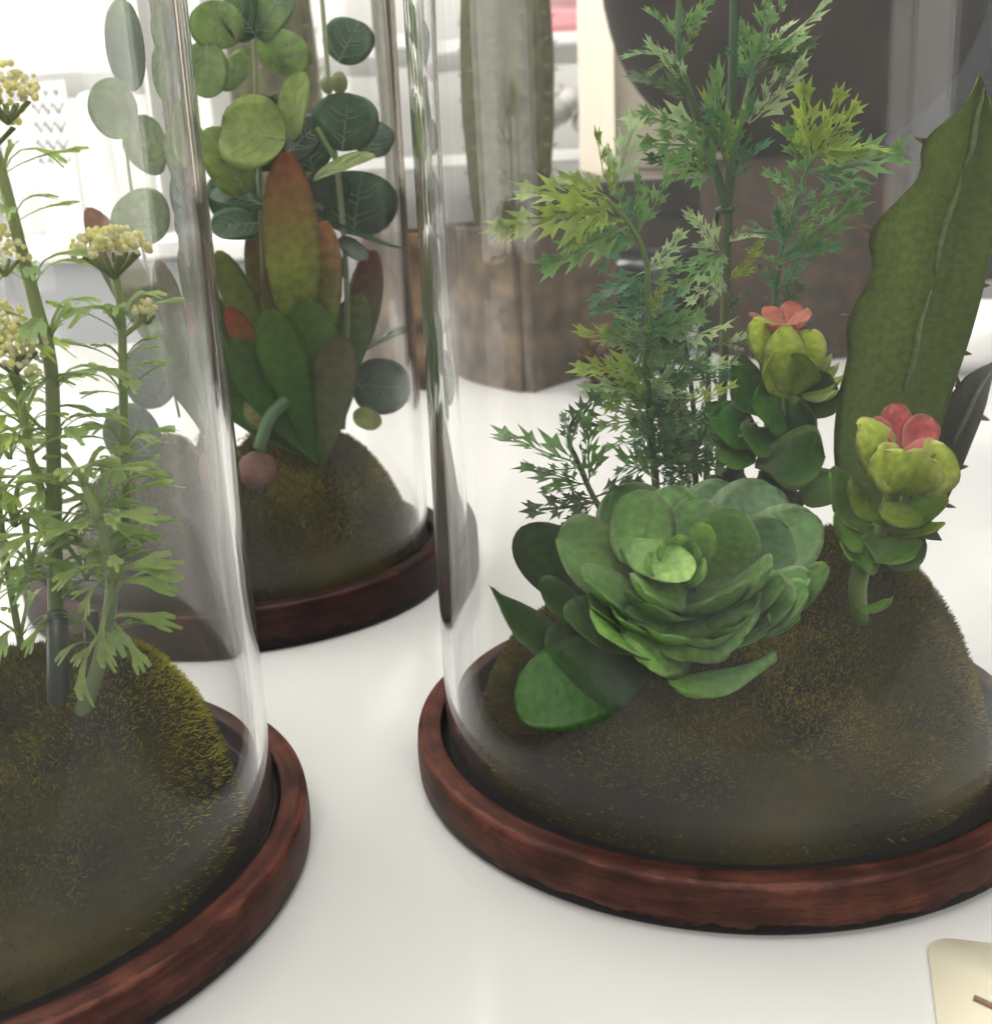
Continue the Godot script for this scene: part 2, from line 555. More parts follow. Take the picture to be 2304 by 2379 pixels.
# ------------------------------------------------------------------ the scene
func _ready() -> void:
	rng.seed = 20
	noise.seed = 7
	noise.frequency = 0.01
	noise.fractal_octaves = 3

	# camera
	var cam := Camera3D.new()
	cam.transform = Transform3D(Basis(Vector3(0.99891, -0.04486, 0.01292), Vector3(0.04668, 0.95987, -0.27653), Vector3(0, 0.27684, 0.96092)), Vector3(0, 0.1851, 0))
	cam.fov = 47.37
	cam.near = 0.01
	cam.far = 30.0
	var lens := CameraAttributesPhysical.new()
	lens.frustum_focal_length = 27.36
	lens.frustum_focus_distance = 0.34
	lens.exposure_aperture = 14.0
	lens.frustum_near = 0.01
	lens.frustum_far = 30.0
	cam.attributes = lens
	add_child(cam)
	cam.current = true

	# surroundings: an evenly lit shop, no sky
	var we := WorldEnvironment.new()
	var env := Environment.new()
	env.background_mode = Environment.BG_COLOR
	env.background_color = Color(0.17, 0.17, 0.167).linear_to_srgb()
	env.tonemap_mode = Environment.TONE_MAPPER_LINEAR
	env.tonemap_exposure = 1.38
	env.sdfgi_enabled = true
	env.ssao_enabled = true
	env.ssil_enabled = true
	we.environment = env
	add_child(we)

	# ceiling panels
	area("ceiling_light", Vector3(-0.2, 1.9, -0.62), Vector2(2.2, 1.3), Vector3(0.05, 0, -0.45), 4.7)
	area("counter_light", Vector3(0.25, 1.25, 1.1), Vector2(1.4, 0.7), Vector3(0.0, 0.05, -0.4), 1.6)
	area("side_window_light", Vector3(-2.0, 0.55, -0.4), Vector2(1.1, 1.0), Vector3(0.0, 0.15, -0.4), 1.6)
	area("shelf_light", Vector3(-0.9, 1.5, -1.5), Vector2(0.9, 0.6), Vector3(-0.75, 0.1, -1.9), 2.4)

	# materials
	mat("leaf", Color.WHITE, 0.42, {"vc": true, "back": 0.9, "bump": mottle(31, 0.05, 0.0), "bump_scale": 0.03, "tex": mottle(3, 0.03, 0.7), "tri": 22.0})
	mat("waxy", Color.WHITE, 0.5, {"vc": true, "back": 0.75, "bump": mottle(32, 0.04, 0.0), "bump_scale": 0.04, "tex": mottle(4, 0.05, 0.7), "tri": 26.0})
	mat("stalk", Color.WHITE, 0.45, {"vc": true})
	mat("moss", Color.WHITE, 0.9, {"vc": true, "spec": 0.2})
	mat("bead", Color.WHITE, 0.6, {"vc": true, "back": 0.9})
	M["glass"] = StandardMaterial3D.new()
	M.glass.resource_name = "clear glass"
	M.glass.transparency = BaseMaterial3D.TRANSPARENCY_ALPHA
	M.glass.albedo_color = Color(1, 1, 1, 0.02)
	M.glass.roughness = 0.0
	M.glass.refraction_enabled = true
	M.glass.refraction_scale = 0.021
	M.glass.cull_mode = BaseMaterial3D.CULL_DISABLED
	mat("table", Color(0.56, 0.56, 0.555), 0.16, {"spec": 0.45})
	mat("white paint", Color(0.8, 0.8, 0.79), 0.5)

	# ---- setting
	var table := thing("display_table", "glossy white display table carrying the glass domes", "table", Vector3(0, -0.03, -0.79))
	part("tabletop", bevel_box(Vector3(3.0, 0.03, 1.24), 0.004), M.table, table, Transform3D(Basis(), Vector3(0, -0.015, -0.79)))
	background()

	# ---- cloches
	var wood := wood_image(1024, 192, Color(0.37, 0.21, 0.165), Color(0.16, 0.075, 0.058), 5)
	var wood_dark := wood_image(512, 96, Color(0.22, 0.1, 0.085), Color(0.1, 0.04, 0.034), 6)
	cloche(Vector3(0.0714, 0, -0.3478), 0.1, 0.0151, 0.0921, 0.0904, 0.36,
		["round reddish wooden plinth under the dome with the big green rosette", "clear glass dome over the big green rosette and pink-tipped succulents"], wood)
	cloche(Vector3(-0.1582, 0, -0.293), 0.1, 0.0151, 0.0921, 0.0904, 0.36,
		["round reddish wooden plinth under the dome with the yellow flowers", "clear glass dome over the sprig with yellow flower clusters"], wood)
	cloche(Vector3(-0.124, 0, -0.545), 0.1, 0.02, 0.0921, 0.0904, 0.38,
		["darkest wooden plinth, standing behind under the dome with round leaves", "glass dome at the back over round leaves and red-tipped paddle leaves"], wood_dark)

	moss_mound("moss_mound", "olive brown moss mound under the big green rosette", Vector3(0.0714, 0.0095, -0.3478), {"r": 0.0815, "h": 0.05, "sd": 1.0, "n": 70000, "mid": Color(0.17, 0.145, 0.014), "bright": Color(0.34, 0.28, 0.025), "lumps": [Vector4(-0.05, 0.0, 0.006, 0.03), Vector4(0.05, -0.01, 0.012, 0.035)]})
	moss_mound("moss_mound", "green and brown moss mound beneath the yellow-flowered sprig", Vector3(-0.1582, 0.0095, -0.293), {"r": 0.0815, "h": 0.045, "sd": 2.0, "n": 70000, "fuzz": 1.1, "mid": Color(0.19, 0.185, 0.014), "bright": Color(0.6, 0.55, 0.025), "lumps": [Vector4(0.056, -0.004, 0.02, 0.028), Vector4(0.0, 0.03, -0.006, 0.03)]})
	moss_mound("moss_mound", "dark moss mound in the rear dome below the red-tipped leaves", Vector3(-0.124, 0.0143, -0.545), {"r": 0.084, "h": 0.05, "sd": 3.0, "n": 60000, "lumps": [Vector4(0.05, 0.0, 0.012, 0.03)], "fuzz": 1.1, "mid": Color(0.13, 0.115, 0.014), "bright": Color(0.42, 0.36, 0.05)})

	rosette()
	pink_succulents()
	spiny_leaves()
	ferns()
	yellow_flowers()
	eucalyptus()
	red_paddles()
	small_things()

func area(called: String, at: Vector3, size: Vector2, to: Vector3, energy: float) -> void:
	var l := AreaLight3D.new()
	l.name = called
	l.area_size = size
	l.area_normalize_energy = true
	l.light_energy = energy
	l.light_color = Color(1.0, 0.985, 0.95)
	l.shadow_enabled = true
	l.area_range = 8.0
	add_child(l)
	l.look_at_from_position(at, to, Vector3(0, 0, -1))

# ------------------------------------------------------------------ the green rosette at the front of the right dome
func rosette() -> void:
	var t := thing("rosette_succulent", "big pale green artificial rosette succulent lying on the moss", "artificial succulent", Vector3(0.055, 0.04, -0.31))
	var lt := [Color(0.14, 0.22, 0.08), Color(0.22, 0.35, 0.13), Color(0.36, 0.48, 0.2)]
	var md := [Color(0.08, 0.15, 0.07), Color(0.13, 0.235, 0.105), Color(0.2, 0.33, 0.16)]
	var bl := [Color(0.06, 0.1, 0.065), Color(0.085, 0.155, 0.1), Color(0.13, 0.22, 0.15)]
	var dk := [Color(0.03, 0.07, 0.018), Color(0.035, 0.1, 0.018), Color(0.04, 0.11, 0.02)]
	var rim := Color(0.42, 0.56, 0.28)
	var o := {"mat": M.waxy, "thick": 0.9, "cup": 0.3, "bend": -0.13, "edge": rim}
	var flat := {"mat": M.waxy, "thick": 0.9, "cup": 0.18, "bend": -0.08, "edge": rim}
	var droop := {"mat": M.waxy, "thick": 1.0, "cup": -0.12, "bend": 0.08, "edge": rim}
	for q in [[Vector3(0.0613, 0.0809, -0.2660), 17.0, -0.25], [Vector3(0.0704, 0.0844, -0.2720), 16.0, -0.4], [Vector3(0.0780, 0.0847, -0.2760), 15.0, -0.45], [Vector3(0.0555, 0.0780, -0.2620), 18.0, -0.2], [Vector3(0.0500, 0.0757, -0.2600), 17.0, -0.1], [Vector3(0.0645, 0.0731, -0.2680), 17.0, -0.3], [Vector3(0.0751, 0.0751, -0.2740), 15.0, -0.4], [Vector3(0.0280, 0.0813, -0.2640), 17.0, 0.2], [Vector3(0.0380, 0.0781, -0.2590), 16.0, 0.0], [Vector3(0.0222, 0.0820, -0.2700), 16.0, 0.25]]:
		add_leaf(t, "leaf", Vector3(0.0516, 0.0715, -0.2940), q[0], q[1], Vector3(q[2], 0.95, 0.5), "petal", [bl[0], md[1], md[2]], {"mat": M.waxy, "thick": 0.9, "cup": 0.3, "bend": -0.12, "edge": rim})
	# heart
	add_leaf(t, "leaf", Vector3(0.0329, 0.0897, -0.3000), Vector3(0.0484, 0.0853, -0.2780), 14, Vector3(0.1, 0.75, 0.75), "petal", [md[1], lt[1], lt[2]], {"mat": M.waxy, "thick": 1.4, "cup": 0.3, "bend": -0.05})
	add_leaf(t, "leaf", Vector3(0.0473, 0.0785, -0.2980), Vector3(0.0338, 0.1014, -0.3000), 22, Vector3(0.3, 0.6, 0.8), "petal", [md[1], lt[1], md[2]], o)
	add_leaf(t, "leaf", Vector3(0.0476, 0.0788, -0.2910), Vector3(0.0358, 0.0852, -0.2700), 17, Vector3(0.3, 1, 0.5), "petal", lt, o)
	add_leaf(t, "leaf", Vector3(0.0498, 0.0813, -0.2960), Vector3(0.0555, 0.0955, -0.2880), 11, Vector3(-0.8, 0.2, 0.7), "petal", lt, o)
	add_leaf(t, "leaf", Vector3(0.0505, 0.0799, -0.3000), Vector3(0.0475, 0.1004, -0.3120), 19, Vector3(0, 0.2, 1), "petal", md, o)
	add_leaf(t, "leaf", Vector3(0.0533, 0.0798, -0.3000), Vector3(0.0544, 0.0987, -0.3060), 15, Vector3(-0.2, 0.2, 1), "petal", md, o)
	for q in [[Vector3(0.0422, 0.0919, -0.2870), 8.0, 0.3], [Vector3(0.0475, 0.0933, -0.2900), 8.0, 0.0], [Vector3(0.0519, 0.0904, -0.2880), 8.0, -0.4], [Vector3(0.0380, 0.0891, -0.2810), 9.0, 0.3], [Vector3(0.0514, 0.0874, -0.2780), 9.0, -0.4]]:
		add_leaf(t, "leaf", Vector3(0.0481, 0.0807, -0.2960), q[0], q[1], Vector3(q[2], 0.6, 0.8), "petal", [md[1], lt[1], lt[2]], o)
	# middle ring
	add_leaf(t, "leaf", Vector3(0.0470, 0.0755, -0.2960), Vector3(0.0156, 0.0949, -0.2860), 26, Vector3(0.3, 0.9, 0.75), "petal", [md[0], lt[0], md[2]], o)
	add_leaf(t, "leaf", Vector3(0.0480, 0.0763, -0.3020), Vector3(0.0333, 0.0996, -0.3150), 25, Vector3(0.2, 0.4, 1), "round", [md[0], md[1], dk[1]], o)
	add_leaf(t, "leaf", Vector3(0.0528, 0.0764, -0.2970), Vector3(0.0648, 0.0977, -0.2900), 21, Vector3(-0.45, 0.4, 0.9), "petal", [md[0], lt[0], md[2]], o)
	add_leaf(t, "leaf", Vector3(0.0550, 0.0747, -0.2970), Vector3(0.0771, 0.0923, -0.2940), 21, Vector3(-0.4, 0.5, 0.9), "petal", bl, o)
	add_leaf(t, "leaf", Vector3(0.0557, 0.0749, -0.3050), Vector3(0.0797, 0.0962, -0.3220), 24, Vector3(-0.3, 0.4, 1), "petal", bl, o)
	add_leaf(t, "leaf", Vector3(0.0561, 0.0710, -0.3030), Vector3(0.0891, 0.0901, -0.3120), 24, Vector3(-0.5, 0.6, 0.7), "petal", [bl[0], bl[1], md[1]], o)
	add_leaf(t, "leaf", Vector3(0.0530, 0.0762, -0.3060), Vector3(0.0677, 0.0965, -0.3260), 22, Vector3(-0.1, 0.4, 1), "petal", bl, o)
	# front rings, seen against their rims
	add_leaf(t, "leaf", Vector3(0.0500, 0.0750, -0.2930), Vector3(0.0211, 0.0887, -0.2700), 21, Vector3(0.2, 1, 0.45), "petal", md, o)
	add_leaf(t, "leaf", Vector3(0.0492, 0.0754, -0.2920), Vector3(0.0339, 0.0847, -0.2650), 20, Vector3(0.1, 1, 0.35), "petal", [md[0], md[1], lt[0]], o)
	add_leaf(t, "leaf", Vector3(0.0512, 0.0753, -0.2920), Vector3(0.0562, 0.0859, -0.2660), 20, Vector3(-0.2, 1, 0.35), "petal", [md[0], md[1], lt[0]], o)
	add_leaf(t, "leaf", Vector3(0.0528, 0.0741, -0.2930), Vector3(0.0671, 0.0894, -0.2720), 17, Vector3(-0.35, 1, 0.4), "petal", md, o)
	add_leaf(t, "leaf", Vector3(0.0485, 0.0694, -0.2920), Vector3(0.0167, 0.0758, -0.2760), 21, Vector3(0.25, 1, 0.5), "petal", [dk[0], md[0], md[1]], o)
	add_leaf(t, "leaf", Vector3(0.0481, 0.0717, -0.2900), Vector3(0.0239, 0.0776, -0.2620), 22, Vector3(0.1, 0.8, 0.6), "spoon", [md[0], md[1], lt[1]], flat)
	add_leaf(t, "leaf", Vector3(0.0473, 0.0729, -0.2890), Vector3(0.0333, 0.0699, -0.2620), 22, Vector3(0.1, 0.45, 0.9), "spoon", [md[0], md[1], lt[1]], droop)
	add_leaf(t, "leaf", Vector3(0.0507, 0.0720, -0.2890), Vector3(0.0447, 0.0697, -0.2620), 21, Vector3(-0.1, 0.45, 0.9), "spoon", [md[0], md[1], lt[0]], droop)
	add_leaf(t, "leaf", Vector3(0.0530, 0.0707, -0.2900), Vector3(0.0585, 0.0741, -0.2640), 21, Vector3(-0.25, 0.6, 0.8), "spoon", [md[0], md[1], md[2]], droop)
	add_leaf(t, "leaf", Vector3(0.0541, 0.0707, -0.2920), Vector3(0.0726, 0.0809, -0.2700), 19, Vector3(-0.3, 0.8, 0.55), "spoon", [bl[0], bl[1], md[1]], flat)
	add_leaf(t, "leaf", Vector3(0.0548, 0.0661, -0.2920), Vector3(0.0825, 0.0872, -0.2760), 13, Vector3(-0.45, 0.75, 0.5), "spoon", [md[0], md[1], lt[0]], {"mat": M.waxy, "thick": 1.8, "cup": 0.3, "bend": -0.16})
	add_leaf(t, "leaf", Vector3(0.0539, 0.0681, -0.2910), Vector3(0.0752, 0.0836, -0.2680), 16, Vector3(-0.4, 0.8, 0.5), "spoon", [md[0], md[1], md[2]], {"mat": M.waxy, "thick": 1.8, "cup": 0.3, "bend": -0.14})
	add_leaf(t, "leaf", Vector3(0.0687, 0.0642, -0.2750), Vector3(0.0403, 0.0640, -0.2620), 9, Vector3(-0.2, 0.9, 0.5), "petal", [md[1], md[2], lt[1]], {"mat": M.waxy, "thick": 2.2, "cup": 0.3, "bend": -0.17})
	# loose dark leaves at the left
	add_leaf(t, "leaf", Vector3(0.0266, 0.0702, -0.3050), Vector3(0.0074, 0.0946, -0.3000), 19, Vector3(-0.35, 0.3, 0.9), "round", [dk[0], dk[1], Color(0.035, 0.07, 0.02)], {"mat": M.waxy, "thick": 1.2, "cup": 0.15, "edge": Color(0.03, 0.045, 0.015)})
	add_leaf(t, "leaf", Vector3(0.0289, 0.0673, -0.3000), Vector3(0.0109, 0.0809, -0.2900), 13, Vector3(0.3, 0.8, 0.6), "petal", dk, o)
	add_leaf(t, "leaf", Vector3(0.0273, 0.0494, -0.3020), Vector3(-0.0028, 0.0809, -0.2920), 14, Vector3(0.35, 0.75, 0.6), "lance", [dk[0], dk[1], Color(0.05, 0.1, 0.035)], flat)
	add_leaf(t, "leaf", Vector3(0.0453, 0.0637, -0.2900), Vector3(0.0030, 0.0536, -0.2700), 24, Vector3(0.15, 0.75, 0.75), "spoon", [Color(0.03, 0.06, 0.035), Color(0.025, 0.075, 0.018), Color(0.03, 0.09, 0.015)], {"mat": M.waxy, "thick": 1.4, "cup": 0.2, "bend": 0.04})
	add_leaf(t, "leaf", Vector3(0.0390, 0.0653, -0.3000), Vector3(0.0134, 0.0606, -0.2850), 24, Vector3(0.1, 0.8, 0.6), "petal", dk, flat)
	var st := fresh()
	tube_into(st, [Vector3(0.0516, 0.0715, -0.2980), Vector3(0.0555, 0.0533, -0.3120), Vector3(0.0581, 0.0372, -0.3220)], [0.004, 0.0035, 0.003], dk[0], dk[0])
	part("stalk", done(st), M.stalk, t)

# ------------------------------------------------------------------ the two pink-tipped succulents
func pink_succulents() -> void:
	var pk := [Color(0.4, 0.1, 0.12), Color(0.45, 0.06, 0.1), Color(0.5, 0.12, 0.16)]
	var yl := [Color(0.2, 0.25, 0.03), Color(0.33, 0.38, 0.06), Color(0.44, 0.46, 0.1)]
	var gn := [Color(0.07, 0.15, 0.02), Color(0.1, 0.21, 0.025), Color(0.15, 0.27, 0.04)]
	var dk := [Color(0.02, 0.06, 0.015), Color(0.025, 0.085, 0.018), Color(0.035, 0.1, 0.02)]
	var ye := Color(0.75, 0.7, 0.3)
	var w := {"mat": M.waxy, "thick": 0.7, "cup": 0.3, "bend": -0.16, "ripple": 0.05, "edge": Color(0.3, 0.42, 0.1)}
	var wp := {"mat": M.waxy, "thick": 0.9, "cup": 0.35, "bend": -0.1, "ripple": 0.04, "edge": Color(0.95, 0.45, 0.4)}
	var t := thing("pink_tipped_succulent", "pink-tipped yellow green succulent standing right of the big rosette", "artificial succulent", Vector3(0.115, 0.05, -0.32))
	# crown of pink petals
	add_leaf(t, "petal", Vector3(0.1140, 0.1050, -0.3180), Vector3(0.1127, 0.1186, -0.3220), 10, Vector3(0, 0.4, 1), "petal", pk, wp)
	add_leaf(t, "petal", Vector3(0.1146, 0.1056, -0.3170), Vector3(0.1226, 0.1148, -0.3180), 10, Vector3(-0.2, 0.4, 1), "petal", pk, wp)
	add_leaf(t, "petal", Vector3(0.1124, 0.1059, -0.3160), Vector3(0.1032, 0.1156, -0.3140), 9, Vector3(0.35, 0.4, 1), "petal", pk, wp)
	add_leaf(t, "petal", Vector3(0.1124, 0.1071, -0.3120), Vector3(0.1193, 0.1093, -0.3060), 8, Vector3(-0.1, 0.9, 0.7), "petal", pk, wp)
	add_leaf(t, "petal", Vector3(0.1115, 0.1074, -0.3110), Vector3(0.1118, 0.1069, -0.3030), 8, Vector3(0, 0.9, 0.6), "petal", pk, wp)
	add_leaf(t, "petal", Vector3(0.1123, 0.1073, -0.3140), Vector3(0.1071, 0.1118, -0.3080), 7, Vector3(0.2, 0.7, 0.8), "petal", pk, wp)
	# cup
	add_leaf(t, "leaf", Vector3(0.1123, 0.0962, -0.3160), Vector3(0.0981, 0.1165, -0.3070), 15, Vector3(0.5, 0.3, 0.9), "petal", yl, {"mat": M.waxy, "thick": 0.7, "cup": -0.3, "bend": 0.14, "ripple": 0.07, "edge": ye})
	add_leaf(t, "leaf", Vector3(0.1110, 0.0959, -0.3120), Vector3(0.1073, 0.1111, -0.2970), 19, Vector3(-0.1, 0.3, 1), "petal", yl, {"mat": M.waxy, "thick": 0.7, "cup": -0.3, "bend": 0.12, "ripple": 0.07, "edge": ye})
	add_leaf(t, "leaf", Vector3(0.1135, 0.0957, -0.3150), Vector3(0.1223, 0.1084, -0.3020), 16, Vector3(-0.35, 0.5, 0.9), "petal", yl, {"mat": M.waxy, "thick": 0.7, "cup": -0.25, "bend": 0.1, "ripple": 0.07, "edge": ye})
	add_leaf(t, "leaf", Vector3(0.1156, 0.0960, -0.3220), Vector3(0.1251, 0.1105, -0.3340), 15, Vector3(0, 0.3, 1), "petal", yl, w)
	add_leaf(t, "leaf", Vector3(0.1149, 0.0953, -0.3220), Vector3(0.1125, 0.1122, -0.3330), 13, Vector3(0, 0.3, 1), "petal", yl, w)
	add_leaf(t, "leaf", Vector3(0.1113, 0.0956, -0.3130), Vector3(0.1008, 0.1110, -0.2990), 13, Vector3(0.25, 0.3, 1), "petal", yl, {"mat": M.waxy, "thick": 0.7, "cup": -0.2, "bend": 0.1, "ripple": 0.07, "edge": ye})
	add_leaf(t, "leaf", Vector3(0.1119, 0.0958, -0.3120), Vector3(0.1149, 0.1085, -0.2970), 13, Vector3(-0.2, 0.3, 1), "petal", yl, {"mat": M.waxy, "thick": 0.7, "cup": -0.2, "bend": 0.1, "ripple": 0.07, "edge": ye})
	# lower collars
	add_leaf(t, "leaf", Vector3(0.1104, 0.0834, -0.3180), Vector3(0.0917, 0.1025, -0.3100), 15, Vector3(0.5, 0.5, 0.8), "round", [gn[0], gn[1], gn[2]], w)
	add_leaf(t, "leaf", Vector3(0.1082, 0.0869, -0.3120), Vector3(0.0956, 0.1024, -0.3040), 9, Vector3(0.8, 0.2, 0.6), "petal", [gn[1], yl[0], yl[0]], w)
	add_leaf(t, "leaf", Vector3(0.1086, 0.0916, -0.3140), Vector3(0.1139, 0.0908, -0.2980), 10, Vector3(-0.1, 0.9, 0.6), "lance", [yl[0], yl[1], gn[2]], w)
	add_leaf(t, "leaf", Vector3(0.1110, 0.0879, -0.3160), Vector3(0.1225, 0.0952, -0.3040), 13, Vector3(-0.3, 0.8, 0.6), "petal", [gn[1], gn[2], yl[0]], w)
	add_leaf(t, "leaf", Vector3(0.1093, 0.0858, -0.3130), Vector3(0.1204, 0.0899, -0.3000), 8, Vector3(-0.2, 0.9, 0.5), "lance", [gn[1], yl[0], yl[1]], w)
	add_leaf(t, "leaf", Vector3(0.1040, 0.0825, -0.3120), Vector3(0.1115, 0.0824, -0.2960), 14, Vector3(-0.1, 0.8, 0.7), "petal", [dk[2], gn[0], gn[1]], w)
	add_leaf(t, "leaf", Vector3(0.1061, 0.0833, -0.3140), Vector3(0.0914, 0.0892, -0.3020), 13, Vector3(0.4, 0.7, 0.7), "petal", [gn[0], gn[1], gn[0]], w)
	add_leaf(t, "leaf", Vector3(0.1048, 0.0817, -0.3120), Vector3(0.0944, 0.0818, -0.2960), 14, Vector3(0.2, 0.7, 0.8), "petal", [dk[1], gn[0], gn[1]], w)
	add_leaf(t, "leaf", Vector3(0.1092, 0.0772, -0.3180), Vector3(0.1206, 0.0801, -0.3120), 15, Vector3(-0.2, 0.6, 0.9), "round", dk, w)
	add_leaf(t, "leaf", Vector3(0.0980, 0.0662, -0.3000), Vector3(0.1045, 0.0729, -0.2920), 5, Vector3(0, 1, 0.5), "lance", gn, w)
	var st := fresh()
	tube_into(st, smooth_path([Vector3(0.1138, 0.1048, -0.3180), Vector3(0.1122, 0.0911, -0.3180), Vector3(0.1059, 0.0802, -0.3140), Vector3(0.0996, 0.0724, -0.3060), Vector3(0.1020, 0.0590, -0.3100)]), [0.0035, 0.003, 0.0026], yl[0], gn[0])
	part("stalk", done(st), M.stalk, t)

	# the farther one, behind the rosette
	var b := thing("pink_tipped_succulent", "farther pink-tipped succulent with yellow cup beside the spiny leaf", "artificial succulent", Vector3(0.085, 0.05, -0.365))
	var pa := [Color(0.45, 0.2, 0.16), Color(0.48, 0.13, 0.14), Color(0.5, 0.15, 0.16)]
	for q in [[Vector3(0.0933, 0.1349, -0.3680), Vector3(0.0810, 0.1400, -0.3620), 7.0], [Vector3(0.0929, 0.1349, -0.3680), Vector3(0.0894, 0.1407, -0.3760), 7.0], [Vector3(0.0933, 0.1349, -0.3680), Vector3(0.0990, 0.1414, -0.3780), 8.0], [Vector3(0.0931, 0.1351, -0.3660), Vector3(0.1002, 0.1398, -0.3620), 8.0], [Vector3(0.0922, 0.1351, -0.3640), Vector3(0.0860, 0.1378, -0.3520), 8.0], [Vector3(0.0922, 0.1351, -0.3640), Vector3(0.0930, 0.1378, -0.3520), 8.0]]:
		add_leaf(b, "petal", q[0], q[1], q[2], Vector3(0, 1, 0.5), "petal", pa, wp)
	add_leaf(b, "leaf", Vector3(0.0946, 0.1135, -0.3660), Vector3(0.0806, 0.1395, -0.3560), 13, Vector3(0.4, 0.3, 0.9), "petal", yl, {"mat": M.waxy, "thick": 0.7, "cup": -0.2, "bend": 0.08, "ripple": 0.07, "edge": ye})
	add_leaf(b, "leaf", Vector3(0.0949, 0.1135, -0.3660), Vector3(0.0990, 0.1355, -0.3560), 14, Vector3(-0.3, 0.3, 0.9), "petal", yl, {"mat": M.waxy, "thick": 0.7, "cup": -0.2, "bend": 0.08, "ripple": 0.07, "edge": ye})
	add_leaf(b, "leaf", Vector3(0.0935, 0.1146, -0.3620), Vector3(0.0869, 0.1372, -0.3490), 16, Vector3(0.1, 0.3, 0.9), "petal", yl, {"mat": M.waxy, "thick": 0.7, "cup": -0.25, "bend": 0.08, "ripple": 0.07, "edge": ye})
	add_leaf(b, "leaf", Vector3(0.0930, 0.1150, -0.3600), Vector3(0.0830, 0.1286, -0.3450), 12, Vector3(0.2, 0.4, 0.9), "petal", [yl[0], yl[1], yl[1]], w)
	add_leaf(b, "leaf", Vector3(0.0937, 0.1150, -0.3600), Vector3(0.0951, 0.1290, -0.3450), 12, Vector3(-0.2, 0.4, 0.9), "petal", [yl[0], yl[1], yl[1]], w)
	var sp := [Color(0.25, 0.28, 0.08), Color(0.4, 0.42, 0.18), Color(0.55, 0.55, 0.32)]
	add_leaf(b, "leaf", Vector3(0.0972, 0.1151, -0.3620), Vector3(0.1040, 0.1288, -0.3520), 5, Vector3(-0.3, 0.5, 0.8), "lance", sp, w)
	add_leaf(b, "leaf", Vector3(0.0972, 0.1150, -0.3610), Vector3(0.1057, 0.1261, -0.3500), 5, Vector3(-0.3, 0.6, 0.8), "lance", sp, w)
	add_leaf(b, "leaf", Vector3(0.0973, 0.1146, -0.3600), Vector3(0.1065, 0.1229, -0.3480), 5, Vector3(-0.3, 0.7, 0.7), "lance", sp, w)
	add_leaf(b, "leaf", Vector3(0.0970, 0.1145, -0.3600), Vector3(0.1045, 0.1189, -0.3460), 5, Vector3(-0.3, 0.8, 0.6), "lance", sp, w)
	add_leaf(b, "leaf", Vector3(0.0992, 0.1143, -0.3660), Vector3(0.1051, 0.1306, -0.3640), 5, Vector3(-0.3, 0.4, 0.8), "lance", sp, w)
	var gl := [Color(0.03, 0.1, 0.015), Color(0.04, 0.15, 0.02), Color(0.06, 0.19, 0.025)]
	add_leaf(b, "leaf", Vector3(0.0891, 0.1075, -0.3620), Vector3(0.0741, 0.1273, -0.3560), 16, Vector3(0.3, 0.5, 0.8), "petal", gl, w)
	add_leaf(b, "leaf", Vector3(0.0871, 0.1012, -0.3600), Vector3(0.0637, 0.1111, -0.3500), 16, Vector3(0.3, 0.6, 0.8), "petal", gl, {"mat": M.waxy, "thick": 0.9, "cup": 0.4, "ripple": 0.08})
	add_leaf(b, "leaf", Vector3(0.0833, 0.1002, -0.3580), Vector3(0.0682, 0.0987, -0.3460), 13, Vector3(0.2, 0.7, 0.8), "petal", [gl[0], gl[1], gn[1]], {"mat": M.waxy, "thick": 0.9, "cup": 0.4, "ripple": 0.08})
	add_leaf(b, "leaf", Vector3(0.0919, 0.1077, -0.3600), Vector3(0.0787, 0.1160, -0.3460), 17, Vector3(0.1, 0.5, 0.9), "round", gl, {"mat": M.waxy, "thick": 0.9, "cup": 0.3, "ripple": 0.06})
	add_leaf(b, "leaf", Vector3(0.0898, 0.1032, -0.3580), Vector3(0.0757, 0.1050, -0.3420), 13, Vector3(0.1, 0.6, 0.9), "petal", gl, w)
	add_leaf(b, "leaf", Vector3(0.0952, 0.1076, -0.3600), Vector3(0.1039, 0.1218, -0.3520), 17, Vector3(-0.2, 0.4, 0.9), "petal", dk, w)
	add_leaf(b, "leaf", Vector3(0.0820, 0.0966, -0.3520), Vector3(0.0987, 0.1004, -0.3380), 22, Vector3(-0.1, 0.6, 0.9), "spoon", dk, w)
	add_leaf(b, "leaf", Vector3(0.0910, 0.1019, -0.3560), Vector3(0.0978, 0.1103, -0.3460), 20, Vector3(0, 0.6, 0.9), "petal", dk, w)
	add_leaf(b, "leaf", Vector3(0.0962, 0.0931, -0.3500), Vector3(0.1027, 0.0860, -0.3380), 16, Vector3(-0.1, 0.6, 0.9), "petal", [dk[1], gn[0], gn[0]], w)
	add_leaf(b, "leaf", Vector3(0.0863, 0.0920, -0.3560), Vector3(0.0859, 0.0796, -0.3400), 18, Vector3(-0.1, 0.4, 0.9), "petal", dk, w)
	add_leaf(b, "leaf", Vector3(0.0768, 0.0937, -0.3580), Vector3(0.0710, 0.0856, -0.3450), 14, Vector3(-0.1, 0.4, 0.9), "petal", [Color(0.025, 0.03, 0.016), Color(0.03, 0.04, 0.016), Color(0.03, 0.05, 0.016)], w)
	var s2 := fresh()
	tube_into(s2, smooth_path([Vector3(0.0936, 0.1345, -0.3680), Vector3(0.0951, 0.1128, -0.3680), Vector3(0.0937, 0.0961, -0.3660), Vector3(0.0898, 0.0711, -0.3620)]), [0.003, 0.003, 0.003], yl[0], gn[0])
	part("stalk", done(s2), M.stalk, b)

func smooth_radii(r: Array) -> Array:
	var out := []
	for v in r:
		out.append(v)
		out.append(v)
	return out

